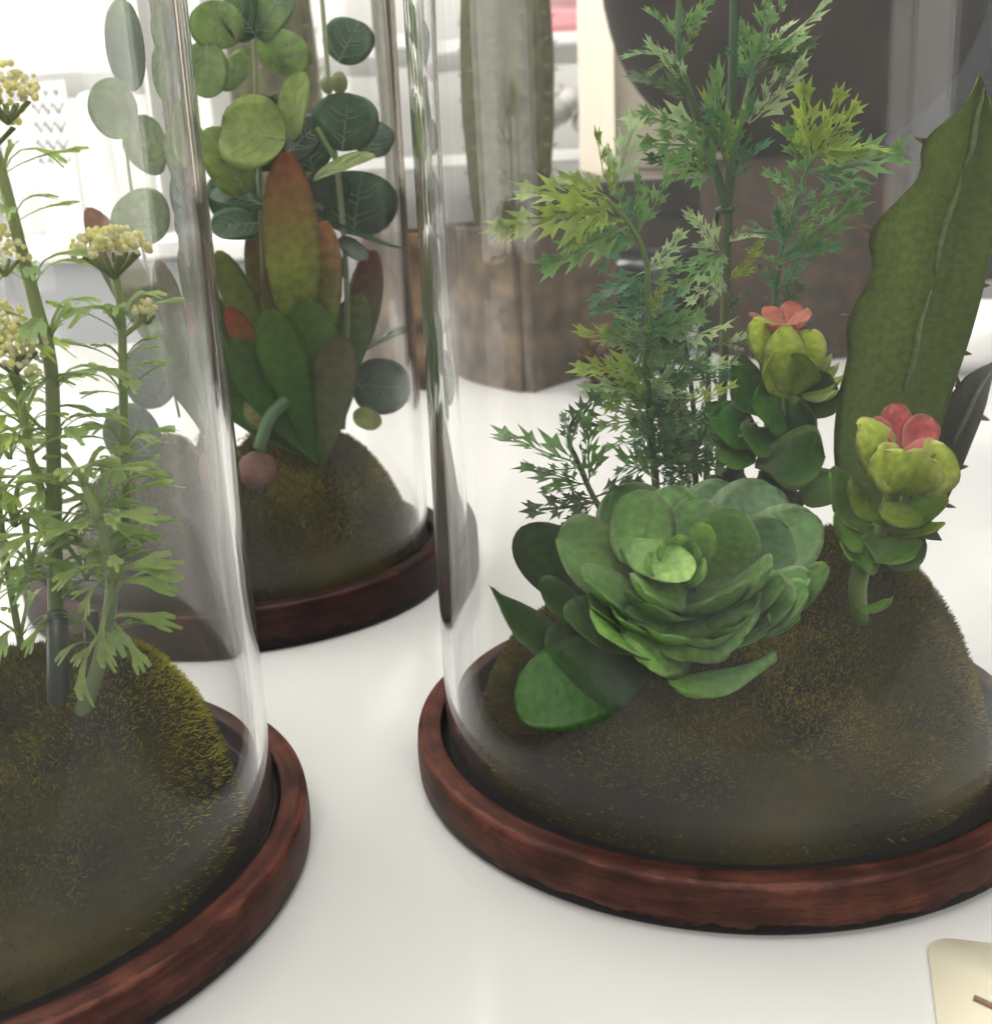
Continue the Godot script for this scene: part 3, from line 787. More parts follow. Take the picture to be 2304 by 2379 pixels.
# ------------------------------------------------------------------ long spiny leaves
func spiny_blade(t: Node, L: Array, Cn: Array, Rr: Array, spines: Array, c0: Color, c1: Color) -> void:
	var st := fresh()
	for side in [1.0, -1.0]:
		var P := []
		var C := []
		for i in range(0, L.size()):
			var row := PackedVector3Array()
			var crow := []
			var across: Vector3 = (Rr[i] - L[i])
			var along: Vector3 = Cn[mini(i + 1, Cn.size() - 1)] - Cn[maxi(i - 1, 0)]
			var n := across.cross(along).normalized()
			if n.z < 0:
				n = -n
			for j in 13:
				var s := -1.0 + j / 6.0
				var p: Vector3 = Cn[i].lerp(L[i], -s) if s < 0 else Cn[i].lerp(Rr[i], s)
				var rib := 0.0024 * exp(-s * s * 60.0) + 0.0011 * (1.0 - s * s) + 0.0016 * s * s
				if side < 0:
					rib = 0.0016 * s * s - 0.0012 * (1.0 - s * s)
				row.append(p + n * rib)
				var g := 1.0 + 0.6 * noise.get_noise_3d(p.x * 1500.0, p.y * 700.0, s * 60.0)
				var c := (c0.lerp(c1, float(i) / (L.size() - 1))) * g
				c.a = 1.0
				crow.append(c)
			if side < 0:
				row.reverse()
				crow.reverse()
			P.append(row)
			C.append(crow)
		sheet(st, P, C)
	part("blade", done(st), M.waxy, t)
	var from := 1
	while from < Cn.size() - 6:
		var seg := []
		var upto := mini(from + 7 + from % 3, Cn.size() - 4)
		for i in range(from, upto):
			var across: Vector3 = Rr[i] - L[i]
			var n := across.cross(Cn[i + 1] - Cn[i - 1]).normalized()
			if n.z < 0:
				n = -n
			seg.append(Cn[i] + n * 0.0036 + across.normalized() * 0.0004 * sin(i * 1.3))
		if seg.size() > 2:
			var rs := fresh()
			var rr := []
			for i in seg.size():
				rr.append(0.00025 + 0.0008 * sin(PI * (i + 0.3) / seg.size()))
			tube_into(rs, smooth_path(seg, 2), smooth_radii(rr), c0.lerp(Color(0.6, 0.7, 0.35), 0.55), c1.lerp(Color(0.5, 0.6, 0.3), 0.4), 6)
			part("midrib", done(rs), M.waxy, t)
		from = upto
	for q in spines:
		var s2 := fresh()
		tube_into(s2, [q[0], q[0].lerp(q[1], 0.6), q[1]], [0.0011, 0.0007, 0.0001], Color(0.05, 0.045, 0.02), Color(0.16, 0.1, 0.06), 6)
		part("spine", done(s2), M.stalk, t)

func dense(pts: Array) -> Array:
	return smooth_path(pts, 3)

func spiny_leaves() -> void:
	var t := thing("spiny_leaf", "tall broad olive green leaf with spined edges and pale midrib", "artificial leaf", Vector3(0.125, 0.05, -0.37))
	var L := dense([Vector3(0.1434, 0.2071, -0.3520), Vector3(0.1388, 0.1987, -0.3530), Vector3(0.1283, 0.1891, -0.3540), Vector3(0.1280, 0.1789, -0.3560), Vector3(0.1151, 0.1645, -0.3570), Vector3(0.1166, 0.1520, -0.3590), Vector3(0.1105, 0.1375, -0.3610), Vector3(0.1115, 0.1262, -0.3630), Vector3(0.1099, 0.1124, -0.3660), Vector3(0.1098, 0.0949, -0.3680), Vector3(0.1128, 0.0772, -0.3680), Vector3(0.1187, 0.0613, -0.3660)])
	var Cn := dense([Vector3(0.1437, 0.2070, -0.3520), Vector3(0.1447, 0.1986, -0.3570), Vector3(0.1439, 0.1871, -0.3600), Vector3(0.1427, 0.1790, -0.3620), Vector3(0.1404, 0.1689, -0.3640), Vector3(0.1377, 0.1504, -0.3660), Vector3(0.1355, 0.1358, -0.3680), Vector3(0.1336, 0.1224, -0.3700), Vector3(0.1319, 0.1086, -0.3720), Vector3(0.1290, 0.0911, -0.3730), Vector3(0.1263, 0.0745, -0.3720), Vector3(0.1253, 0.0596, -0.3690)])
	var R := dense([Vector3(0.1440, 0.2068, -0.3520), Vector3(0.1483, 0.1976, -0.3540), Vector3(0.1534, 0.1859, -0.3560), Vector3(0.1556, 0.1784, -0.3570), Vector3(0.1559, 0.1683, -0.3580), Vector3(0.1537, 0.1549, -0.3600), Vector3(0.1525, 0.1430, -0.3620), Vector3(0.1506, 0.1299, -0.3640), Vector3(0.1478, 0.1147, -0.3670), Vector3(0.1434, 0.0948, -0.3690), Vector3(0.1356, 0.0758, -0.3690), Vector3(0.1305, 0.0604, -0.3670)])
	spiny_blade(t, L, Cn, R, [[Vector3(0.1167, 0.1635, -0.3570), Vector3(0.1123, 0.1659, -0.3550)], [Vector3(0.1298, 0.1888, -0.3540), Vector3(0.1257, 0.1903, -0.3520)], [Vector3(0.1118, 0.1378, -0.3610), Vector3(0.1079, 0.1394, -0.3590)], [Vector3(0.1113, 0.1131, -0.3660), Vector3(0.1076, 0.1149, -0.3640)], [Vector3(0.1519, 0.1457, -0.3620), Vector3(0.1554, 0.1456, -0.3610)], [Vector3(0.1487, 0.1248, -0.3650), Vector3(0.1523, 0.1241, -0.3640)]],
		Color(0.29, 0.42, 0.03), Color(0.13, 0.24, 0.025))
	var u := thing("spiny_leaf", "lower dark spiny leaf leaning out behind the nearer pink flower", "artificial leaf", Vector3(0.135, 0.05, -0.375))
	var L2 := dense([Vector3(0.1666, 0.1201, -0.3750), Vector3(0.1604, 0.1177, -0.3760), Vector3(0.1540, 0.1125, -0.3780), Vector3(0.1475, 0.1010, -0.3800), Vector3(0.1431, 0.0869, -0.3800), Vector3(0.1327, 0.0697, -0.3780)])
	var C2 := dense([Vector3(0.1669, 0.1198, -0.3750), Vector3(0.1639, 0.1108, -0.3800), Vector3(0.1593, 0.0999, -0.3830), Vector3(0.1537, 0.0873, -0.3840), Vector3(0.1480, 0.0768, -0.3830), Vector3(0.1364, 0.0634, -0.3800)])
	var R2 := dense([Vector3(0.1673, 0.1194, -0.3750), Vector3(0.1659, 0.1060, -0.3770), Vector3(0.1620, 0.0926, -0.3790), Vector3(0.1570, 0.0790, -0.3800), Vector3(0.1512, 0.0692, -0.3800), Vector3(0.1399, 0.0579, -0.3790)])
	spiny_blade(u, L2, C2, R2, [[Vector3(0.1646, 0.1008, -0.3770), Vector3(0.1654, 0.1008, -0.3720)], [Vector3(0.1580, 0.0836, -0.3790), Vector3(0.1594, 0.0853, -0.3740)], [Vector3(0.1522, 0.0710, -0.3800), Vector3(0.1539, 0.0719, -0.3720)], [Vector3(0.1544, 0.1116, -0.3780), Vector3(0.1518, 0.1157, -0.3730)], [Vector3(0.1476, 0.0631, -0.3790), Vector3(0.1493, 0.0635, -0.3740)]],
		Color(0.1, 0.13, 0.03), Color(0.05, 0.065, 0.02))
	add_leaf(u, "leaf_stub", Vector3(0.1387, 0.0675, -0.3720), Vector3(0.1469, 0.0631, -0.3650), 6, Vector3(0, 0.5, 1), "lance", [Color(0.03, 0.04, 0.015), Color(0.03, 0.04, 0.015), Color(0.03, 0.04, 0.015)], {})

# ------------------------------------------------------------------ the fern-like sprigs
func ferns() -> void:
	var tones := {"y": Color(0.18, 0.25, 0.035), "m": Color(0.1, 0.2, 0.055), "b": Color(0.05, 0.145, 0.06), "p": Color(0.24, 0.32, 0.15), "d": Color(0.055, 0.1, 0.035)}
	var kinds := {}
	for k in tones:
		tones[k] = tones[k] * Color(2.2, 2.2, 2.3)
		kinds[k] = [frond_mesh(11, 3, 1.0, 0.1, tones[k]), frond_mesh(12, 4, 0.9, 0.22, tones[k]), frond_mesh(13, 3, 0.75, -0.1, tones[k])]
	var dkc := Color(0.03, 0.075, 0.035)
	var olive := Color(0.09, 0.11, 0.03)
	var put := func(t: Node, k: String, a: Vector3, b: Vector3):
		var f := Vector3(rng.randf_range(-0.9, 0.9), rng.randf_range(-0.2, 1.3), rng.randf_range(0.4, 1.0))
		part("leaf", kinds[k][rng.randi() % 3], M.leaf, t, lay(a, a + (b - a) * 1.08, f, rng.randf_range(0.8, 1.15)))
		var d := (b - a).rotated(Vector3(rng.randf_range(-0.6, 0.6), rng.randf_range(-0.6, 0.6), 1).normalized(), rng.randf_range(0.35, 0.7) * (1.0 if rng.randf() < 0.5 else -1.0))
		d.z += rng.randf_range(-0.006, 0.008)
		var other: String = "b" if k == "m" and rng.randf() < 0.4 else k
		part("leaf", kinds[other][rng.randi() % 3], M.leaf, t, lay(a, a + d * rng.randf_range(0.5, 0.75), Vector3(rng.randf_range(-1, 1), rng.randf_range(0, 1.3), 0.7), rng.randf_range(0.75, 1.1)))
	# tall central stem
	var t := thing("fern_sprig", "tallest cut-leaf sprig on a dark stem, rising past the frame", "artificial fern", Vector3(0.0772, 0.0696, -0.3750))
	part("stem", stem([Vector3(0.0740, 0.0679, -0.3750), Vector3(0.0752, 0.1126, -0.3740), Vector3(0.0757, 0.1462, -0.3730), Vector3(0.0759, 0.1719, -0.3720), Vector3(0.0762, 0.1949, -0.3700), Vector3(0.0764, 0.2155, -0.3690), Vector3(0.0765, 0.2395, -0.3680)], 0.0016, 0.0014, olive, dkc), M.stalk, t)
	part("stem", stem([Vector3(0.0754, 0.1712, -0.3710), Vector3(0.0699, 0.1876, -0.3680), Vector3(0.0635, 0.2042, -0.3660), Vector3(0.0596, 0.2187, -0.3650), Vector3(0.0601, 0.2382, -0.3640)], 0.0015, 0.0008, dkc, Color(0.1, 0.15, 0.06)), M.stalk, t)
	part("stem", stem([Vector3(0.0763, 0.1726, -0.3740), Vector3(0.0797, 0.1934, -0.3760), Vector3(0.0851, 0.2145, -0.3780), Vector3(0.0908, 0.2307, -0.3800)], 0.0012, 0.0007, dkc, Color(0.1, 0.15, 0.08)), M.stalk, t)
	part("stem", stem([Vector3(0.0720, 0.0707, -0.3850), Vector3(0.0724, 0.1214, -0.3840), Vector3(0.0714, 0.1523, -0.3820), Vector3(0.0739, 0.1719, -0.3760)], 0.0011, 0.001, olive, dkc), M.stalk, t)
	var knot := fresh()
	ball_into(knot, Vector3(0.0757, 0.1716, -0.3720), 0.0032, dkc, 6, 9, 0.5)
	part("node_ring", done(knot), M.stalk, t)
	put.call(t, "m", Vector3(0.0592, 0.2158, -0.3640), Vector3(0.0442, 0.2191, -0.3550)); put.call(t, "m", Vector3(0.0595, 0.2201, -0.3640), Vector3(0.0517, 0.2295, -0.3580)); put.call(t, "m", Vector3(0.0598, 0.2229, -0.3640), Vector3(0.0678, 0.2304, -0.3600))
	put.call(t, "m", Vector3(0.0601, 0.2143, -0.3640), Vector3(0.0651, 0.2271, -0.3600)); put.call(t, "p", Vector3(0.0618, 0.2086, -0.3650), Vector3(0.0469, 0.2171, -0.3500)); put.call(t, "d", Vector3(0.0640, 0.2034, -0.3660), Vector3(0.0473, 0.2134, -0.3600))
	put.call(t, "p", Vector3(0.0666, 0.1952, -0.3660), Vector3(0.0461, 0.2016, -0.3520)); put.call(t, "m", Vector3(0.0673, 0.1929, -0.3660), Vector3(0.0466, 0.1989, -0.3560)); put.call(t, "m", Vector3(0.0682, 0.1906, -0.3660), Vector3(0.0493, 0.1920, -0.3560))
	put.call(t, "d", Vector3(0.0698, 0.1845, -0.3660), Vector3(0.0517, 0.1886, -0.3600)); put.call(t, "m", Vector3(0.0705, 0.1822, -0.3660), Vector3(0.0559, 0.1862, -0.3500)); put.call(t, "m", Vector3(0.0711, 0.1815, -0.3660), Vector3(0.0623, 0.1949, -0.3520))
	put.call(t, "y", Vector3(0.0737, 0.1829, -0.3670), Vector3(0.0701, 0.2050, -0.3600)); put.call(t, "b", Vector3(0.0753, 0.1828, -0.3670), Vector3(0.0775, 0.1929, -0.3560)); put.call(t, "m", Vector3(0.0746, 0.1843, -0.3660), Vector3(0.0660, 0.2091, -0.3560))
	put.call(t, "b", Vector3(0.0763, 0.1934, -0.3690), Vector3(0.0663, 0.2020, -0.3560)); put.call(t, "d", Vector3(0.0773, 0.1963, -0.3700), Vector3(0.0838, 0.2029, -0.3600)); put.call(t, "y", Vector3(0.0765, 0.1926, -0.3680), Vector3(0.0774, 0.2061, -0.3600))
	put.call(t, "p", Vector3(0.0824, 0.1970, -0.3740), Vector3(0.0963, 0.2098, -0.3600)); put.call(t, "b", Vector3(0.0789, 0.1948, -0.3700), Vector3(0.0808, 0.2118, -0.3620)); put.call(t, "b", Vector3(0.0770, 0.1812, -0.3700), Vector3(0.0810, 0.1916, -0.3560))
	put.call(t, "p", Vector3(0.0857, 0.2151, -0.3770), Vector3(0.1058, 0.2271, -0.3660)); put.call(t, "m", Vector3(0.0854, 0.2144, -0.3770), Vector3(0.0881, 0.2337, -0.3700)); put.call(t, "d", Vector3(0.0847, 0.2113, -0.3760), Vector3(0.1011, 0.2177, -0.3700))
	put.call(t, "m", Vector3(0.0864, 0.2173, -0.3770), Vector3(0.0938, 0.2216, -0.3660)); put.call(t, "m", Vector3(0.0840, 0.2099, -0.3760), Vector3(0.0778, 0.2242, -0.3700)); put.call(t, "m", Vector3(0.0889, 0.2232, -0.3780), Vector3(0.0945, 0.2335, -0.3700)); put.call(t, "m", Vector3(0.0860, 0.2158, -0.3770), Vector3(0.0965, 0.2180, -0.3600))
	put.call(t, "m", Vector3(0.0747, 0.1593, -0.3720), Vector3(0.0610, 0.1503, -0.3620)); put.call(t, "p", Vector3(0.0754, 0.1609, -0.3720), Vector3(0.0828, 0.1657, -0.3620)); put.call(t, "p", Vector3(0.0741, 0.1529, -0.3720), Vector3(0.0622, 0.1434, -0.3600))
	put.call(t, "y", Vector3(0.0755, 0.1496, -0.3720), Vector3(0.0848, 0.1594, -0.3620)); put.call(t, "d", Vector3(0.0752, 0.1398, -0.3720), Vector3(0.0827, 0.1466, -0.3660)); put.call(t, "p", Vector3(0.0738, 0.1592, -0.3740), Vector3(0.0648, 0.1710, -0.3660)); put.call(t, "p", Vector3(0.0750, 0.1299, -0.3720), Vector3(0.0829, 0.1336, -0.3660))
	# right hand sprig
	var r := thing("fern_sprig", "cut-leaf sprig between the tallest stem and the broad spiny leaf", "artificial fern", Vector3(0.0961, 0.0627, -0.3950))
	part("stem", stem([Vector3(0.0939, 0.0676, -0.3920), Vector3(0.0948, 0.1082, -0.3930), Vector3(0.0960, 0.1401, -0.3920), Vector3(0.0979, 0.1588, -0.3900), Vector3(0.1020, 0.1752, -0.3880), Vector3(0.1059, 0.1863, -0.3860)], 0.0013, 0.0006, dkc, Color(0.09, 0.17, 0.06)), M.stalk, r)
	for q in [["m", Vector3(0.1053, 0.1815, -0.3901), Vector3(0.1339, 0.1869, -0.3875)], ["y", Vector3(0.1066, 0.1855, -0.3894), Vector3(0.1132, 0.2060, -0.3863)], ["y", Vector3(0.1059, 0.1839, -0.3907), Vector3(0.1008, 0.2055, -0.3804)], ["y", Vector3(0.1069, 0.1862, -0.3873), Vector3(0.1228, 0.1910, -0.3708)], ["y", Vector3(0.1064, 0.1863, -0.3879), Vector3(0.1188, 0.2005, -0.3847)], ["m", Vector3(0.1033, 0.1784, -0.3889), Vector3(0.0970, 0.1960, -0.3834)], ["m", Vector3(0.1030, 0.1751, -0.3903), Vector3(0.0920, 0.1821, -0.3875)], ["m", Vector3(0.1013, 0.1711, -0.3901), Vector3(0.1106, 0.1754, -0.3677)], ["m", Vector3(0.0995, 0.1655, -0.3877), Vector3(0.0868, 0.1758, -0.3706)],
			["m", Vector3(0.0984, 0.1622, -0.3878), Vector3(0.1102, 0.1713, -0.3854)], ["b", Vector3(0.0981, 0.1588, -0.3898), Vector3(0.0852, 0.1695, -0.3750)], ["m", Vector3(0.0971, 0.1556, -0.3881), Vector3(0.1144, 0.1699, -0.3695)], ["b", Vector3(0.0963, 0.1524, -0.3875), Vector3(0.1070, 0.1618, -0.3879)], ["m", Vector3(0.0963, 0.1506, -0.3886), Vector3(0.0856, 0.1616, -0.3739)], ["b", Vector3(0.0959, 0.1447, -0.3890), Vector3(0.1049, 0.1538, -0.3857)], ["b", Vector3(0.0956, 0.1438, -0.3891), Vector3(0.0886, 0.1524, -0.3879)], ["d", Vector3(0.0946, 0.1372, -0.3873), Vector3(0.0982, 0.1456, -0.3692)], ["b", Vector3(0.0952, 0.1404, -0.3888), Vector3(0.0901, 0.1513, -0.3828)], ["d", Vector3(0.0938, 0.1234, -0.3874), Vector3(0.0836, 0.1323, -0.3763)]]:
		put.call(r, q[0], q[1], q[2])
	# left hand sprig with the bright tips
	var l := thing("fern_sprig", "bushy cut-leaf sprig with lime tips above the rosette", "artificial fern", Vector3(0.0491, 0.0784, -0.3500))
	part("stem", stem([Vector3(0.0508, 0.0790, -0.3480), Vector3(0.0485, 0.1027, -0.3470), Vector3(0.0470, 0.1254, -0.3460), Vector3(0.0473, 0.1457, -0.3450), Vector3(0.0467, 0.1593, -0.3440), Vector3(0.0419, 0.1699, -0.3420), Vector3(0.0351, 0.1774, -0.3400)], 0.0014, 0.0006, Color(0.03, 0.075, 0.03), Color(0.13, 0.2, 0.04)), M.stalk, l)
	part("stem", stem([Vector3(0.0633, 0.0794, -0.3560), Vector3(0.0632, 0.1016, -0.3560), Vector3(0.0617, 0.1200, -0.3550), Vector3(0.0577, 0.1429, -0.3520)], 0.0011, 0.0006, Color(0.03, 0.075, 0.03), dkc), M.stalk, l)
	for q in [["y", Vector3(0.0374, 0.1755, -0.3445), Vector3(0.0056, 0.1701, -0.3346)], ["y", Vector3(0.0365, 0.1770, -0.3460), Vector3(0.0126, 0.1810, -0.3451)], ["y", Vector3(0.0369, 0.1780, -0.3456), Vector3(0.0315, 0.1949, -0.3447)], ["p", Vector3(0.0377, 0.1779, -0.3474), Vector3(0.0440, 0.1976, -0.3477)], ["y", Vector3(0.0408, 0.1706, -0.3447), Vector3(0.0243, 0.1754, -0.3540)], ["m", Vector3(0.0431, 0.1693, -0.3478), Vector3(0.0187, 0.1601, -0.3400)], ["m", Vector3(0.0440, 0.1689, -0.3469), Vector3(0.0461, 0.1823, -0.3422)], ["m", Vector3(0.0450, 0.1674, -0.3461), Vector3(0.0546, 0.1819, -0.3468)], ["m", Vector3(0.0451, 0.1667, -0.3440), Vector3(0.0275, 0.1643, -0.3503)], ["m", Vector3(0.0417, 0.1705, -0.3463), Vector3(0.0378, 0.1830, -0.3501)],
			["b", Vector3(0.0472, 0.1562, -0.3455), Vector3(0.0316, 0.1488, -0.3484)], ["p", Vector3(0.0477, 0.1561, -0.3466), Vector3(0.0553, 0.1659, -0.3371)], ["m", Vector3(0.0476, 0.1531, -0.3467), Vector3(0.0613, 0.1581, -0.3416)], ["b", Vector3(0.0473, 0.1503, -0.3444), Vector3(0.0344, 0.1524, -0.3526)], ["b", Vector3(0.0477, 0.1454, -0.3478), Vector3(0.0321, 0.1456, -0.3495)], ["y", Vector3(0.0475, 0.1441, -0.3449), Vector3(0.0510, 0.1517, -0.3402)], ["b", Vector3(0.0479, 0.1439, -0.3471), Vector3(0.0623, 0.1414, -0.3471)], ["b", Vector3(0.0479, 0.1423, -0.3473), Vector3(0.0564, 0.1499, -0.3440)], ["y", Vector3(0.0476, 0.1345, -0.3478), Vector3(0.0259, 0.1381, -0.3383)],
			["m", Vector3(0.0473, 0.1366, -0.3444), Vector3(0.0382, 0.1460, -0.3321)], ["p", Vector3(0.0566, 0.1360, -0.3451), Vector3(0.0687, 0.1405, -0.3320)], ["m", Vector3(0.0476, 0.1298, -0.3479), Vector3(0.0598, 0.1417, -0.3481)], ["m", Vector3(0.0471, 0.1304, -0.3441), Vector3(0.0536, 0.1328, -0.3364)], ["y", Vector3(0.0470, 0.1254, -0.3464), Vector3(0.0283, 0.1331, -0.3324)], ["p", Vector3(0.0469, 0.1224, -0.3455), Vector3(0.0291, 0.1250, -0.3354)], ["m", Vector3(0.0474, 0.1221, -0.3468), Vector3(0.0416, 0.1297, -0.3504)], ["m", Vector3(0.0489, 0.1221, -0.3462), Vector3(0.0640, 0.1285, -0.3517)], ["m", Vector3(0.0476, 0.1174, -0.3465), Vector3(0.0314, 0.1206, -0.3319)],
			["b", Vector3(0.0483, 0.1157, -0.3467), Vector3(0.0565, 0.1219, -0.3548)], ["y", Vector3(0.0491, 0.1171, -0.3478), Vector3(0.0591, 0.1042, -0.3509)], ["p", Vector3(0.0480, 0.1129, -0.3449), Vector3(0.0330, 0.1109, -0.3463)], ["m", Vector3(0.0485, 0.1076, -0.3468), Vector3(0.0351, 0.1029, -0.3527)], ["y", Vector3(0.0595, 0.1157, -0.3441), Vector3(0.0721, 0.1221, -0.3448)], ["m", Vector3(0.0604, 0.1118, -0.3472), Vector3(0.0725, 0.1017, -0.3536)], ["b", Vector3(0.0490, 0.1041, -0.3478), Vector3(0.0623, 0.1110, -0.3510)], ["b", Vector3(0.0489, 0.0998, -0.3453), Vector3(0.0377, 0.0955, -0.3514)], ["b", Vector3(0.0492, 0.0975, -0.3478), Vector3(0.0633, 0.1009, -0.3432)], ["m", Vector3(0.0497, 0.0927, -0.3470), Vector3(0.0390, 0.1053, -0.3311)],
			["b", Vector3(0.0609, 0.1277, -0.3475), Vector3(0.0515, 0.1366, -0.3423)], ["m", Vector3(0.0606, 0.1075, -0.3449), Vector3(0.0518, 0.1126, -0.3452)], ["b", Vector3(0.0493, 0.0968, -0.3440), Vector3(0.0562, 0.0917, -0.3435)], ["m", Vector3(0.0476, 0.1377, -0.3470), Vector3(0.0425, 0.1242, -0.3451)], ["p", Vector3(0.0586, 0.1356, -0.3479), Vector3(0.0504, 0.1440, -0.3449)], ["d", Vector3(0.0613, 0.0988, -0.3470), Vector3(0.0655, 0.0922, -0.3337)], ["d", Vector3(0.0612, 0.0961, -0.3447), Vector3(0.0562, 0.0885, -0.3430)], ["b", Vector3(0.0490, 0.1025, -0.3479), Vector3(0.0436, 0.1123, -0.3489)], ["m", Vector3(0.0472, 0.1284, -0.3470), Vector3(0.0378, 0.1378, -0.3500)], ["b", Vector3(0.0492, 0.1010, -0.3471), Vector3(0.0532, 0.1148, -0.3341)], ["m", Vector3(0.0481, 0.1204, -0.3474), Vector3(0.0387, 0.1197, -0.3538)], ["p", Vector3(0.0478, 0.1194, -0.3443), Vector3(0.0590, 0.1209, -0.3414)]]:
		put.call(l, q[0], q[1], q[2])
	for i in 66:
		var k := rng.randf()
		var a: Vector3 = Vector3(0.0472, 0.1440, -0.3460).lerp(Vector3(0.0507, 0.0860, -0.3470), k) if i % 3 else Vector3(0.0610, 0.1329, -0.3550).lerp(Vector3(0.0633, 0.0829, -0.3560), k)
		var turn := rng.randf() * TAU
		put.call(l, ["b", "m", "b", "d", "m", "p"][rng.randi() % 6], a, a + Vector3(cos(turn), rng.randf_range(0.0, 0.7), sin(turn)) * rng.randf_range(0.010, 0.017))
	# the small bare one at the left
	var s := thing("fern_sprig", "small sparse sprig sticking out left of the rosette", "artificial fern", Vector3(0.0294, 0.0918, -0.3300))
	part("stem", stem([Vector3(0.0309, 0.0893, -0.3300), Vector3(0.0276, 0.0961, -0.3290), Vector3(0.0242, 0.1051, -0.3280), Vector3(0.0220, 0.1109, -0.3270), Vector3(0.0229, 0.1162, -0.3270), Vector3(0.0270, 0.1219, -0.3260)], 0.0009, 0.0005, olive, dkc), M.stalk, s)
	for q in [["m", Vector3(0.0251, 0.1033, -0.3260), Vector3(0.0039, 0.1152, -0.3243)], ["m", Vector3(0.0265, 0.0984, -0.3264), Vector3(0.0098, 0.1051, -0.3183)], ["m", Vector3(0.0268, 0.0983, -0.3268), Vector3(0.0287, 0.1174, -0.3161)], ["d", Vector3(0.0227, 0.1098, -0.3280), Vector3(0.0208, 0.1184, -0.3318)], ["d", Vector3(0.0235, 0.1149, -0.3292), Vector3(0.0279, 0.1249, -0.3130)], ["m", Vector3(0.0257, 0.1016, -0.3264), Vector3(0.0181, 0.1137, -0.3118)], ["d", Vector3(0.0293, 0.0937, -0.3287), Vector3(0.0418, 0.1066, -0.3182)], ["d", Vector3(0.0299, 0.0926, -0.3268), Vector3(0.0090, 0.0921, -0.3186)], ["d", Vector3(0.0292, 0.0943, -0.3267), Vector3(0.0167, 0.0948, -0.3213)]]:
		put.call(s, q[0], q[1], q[2])

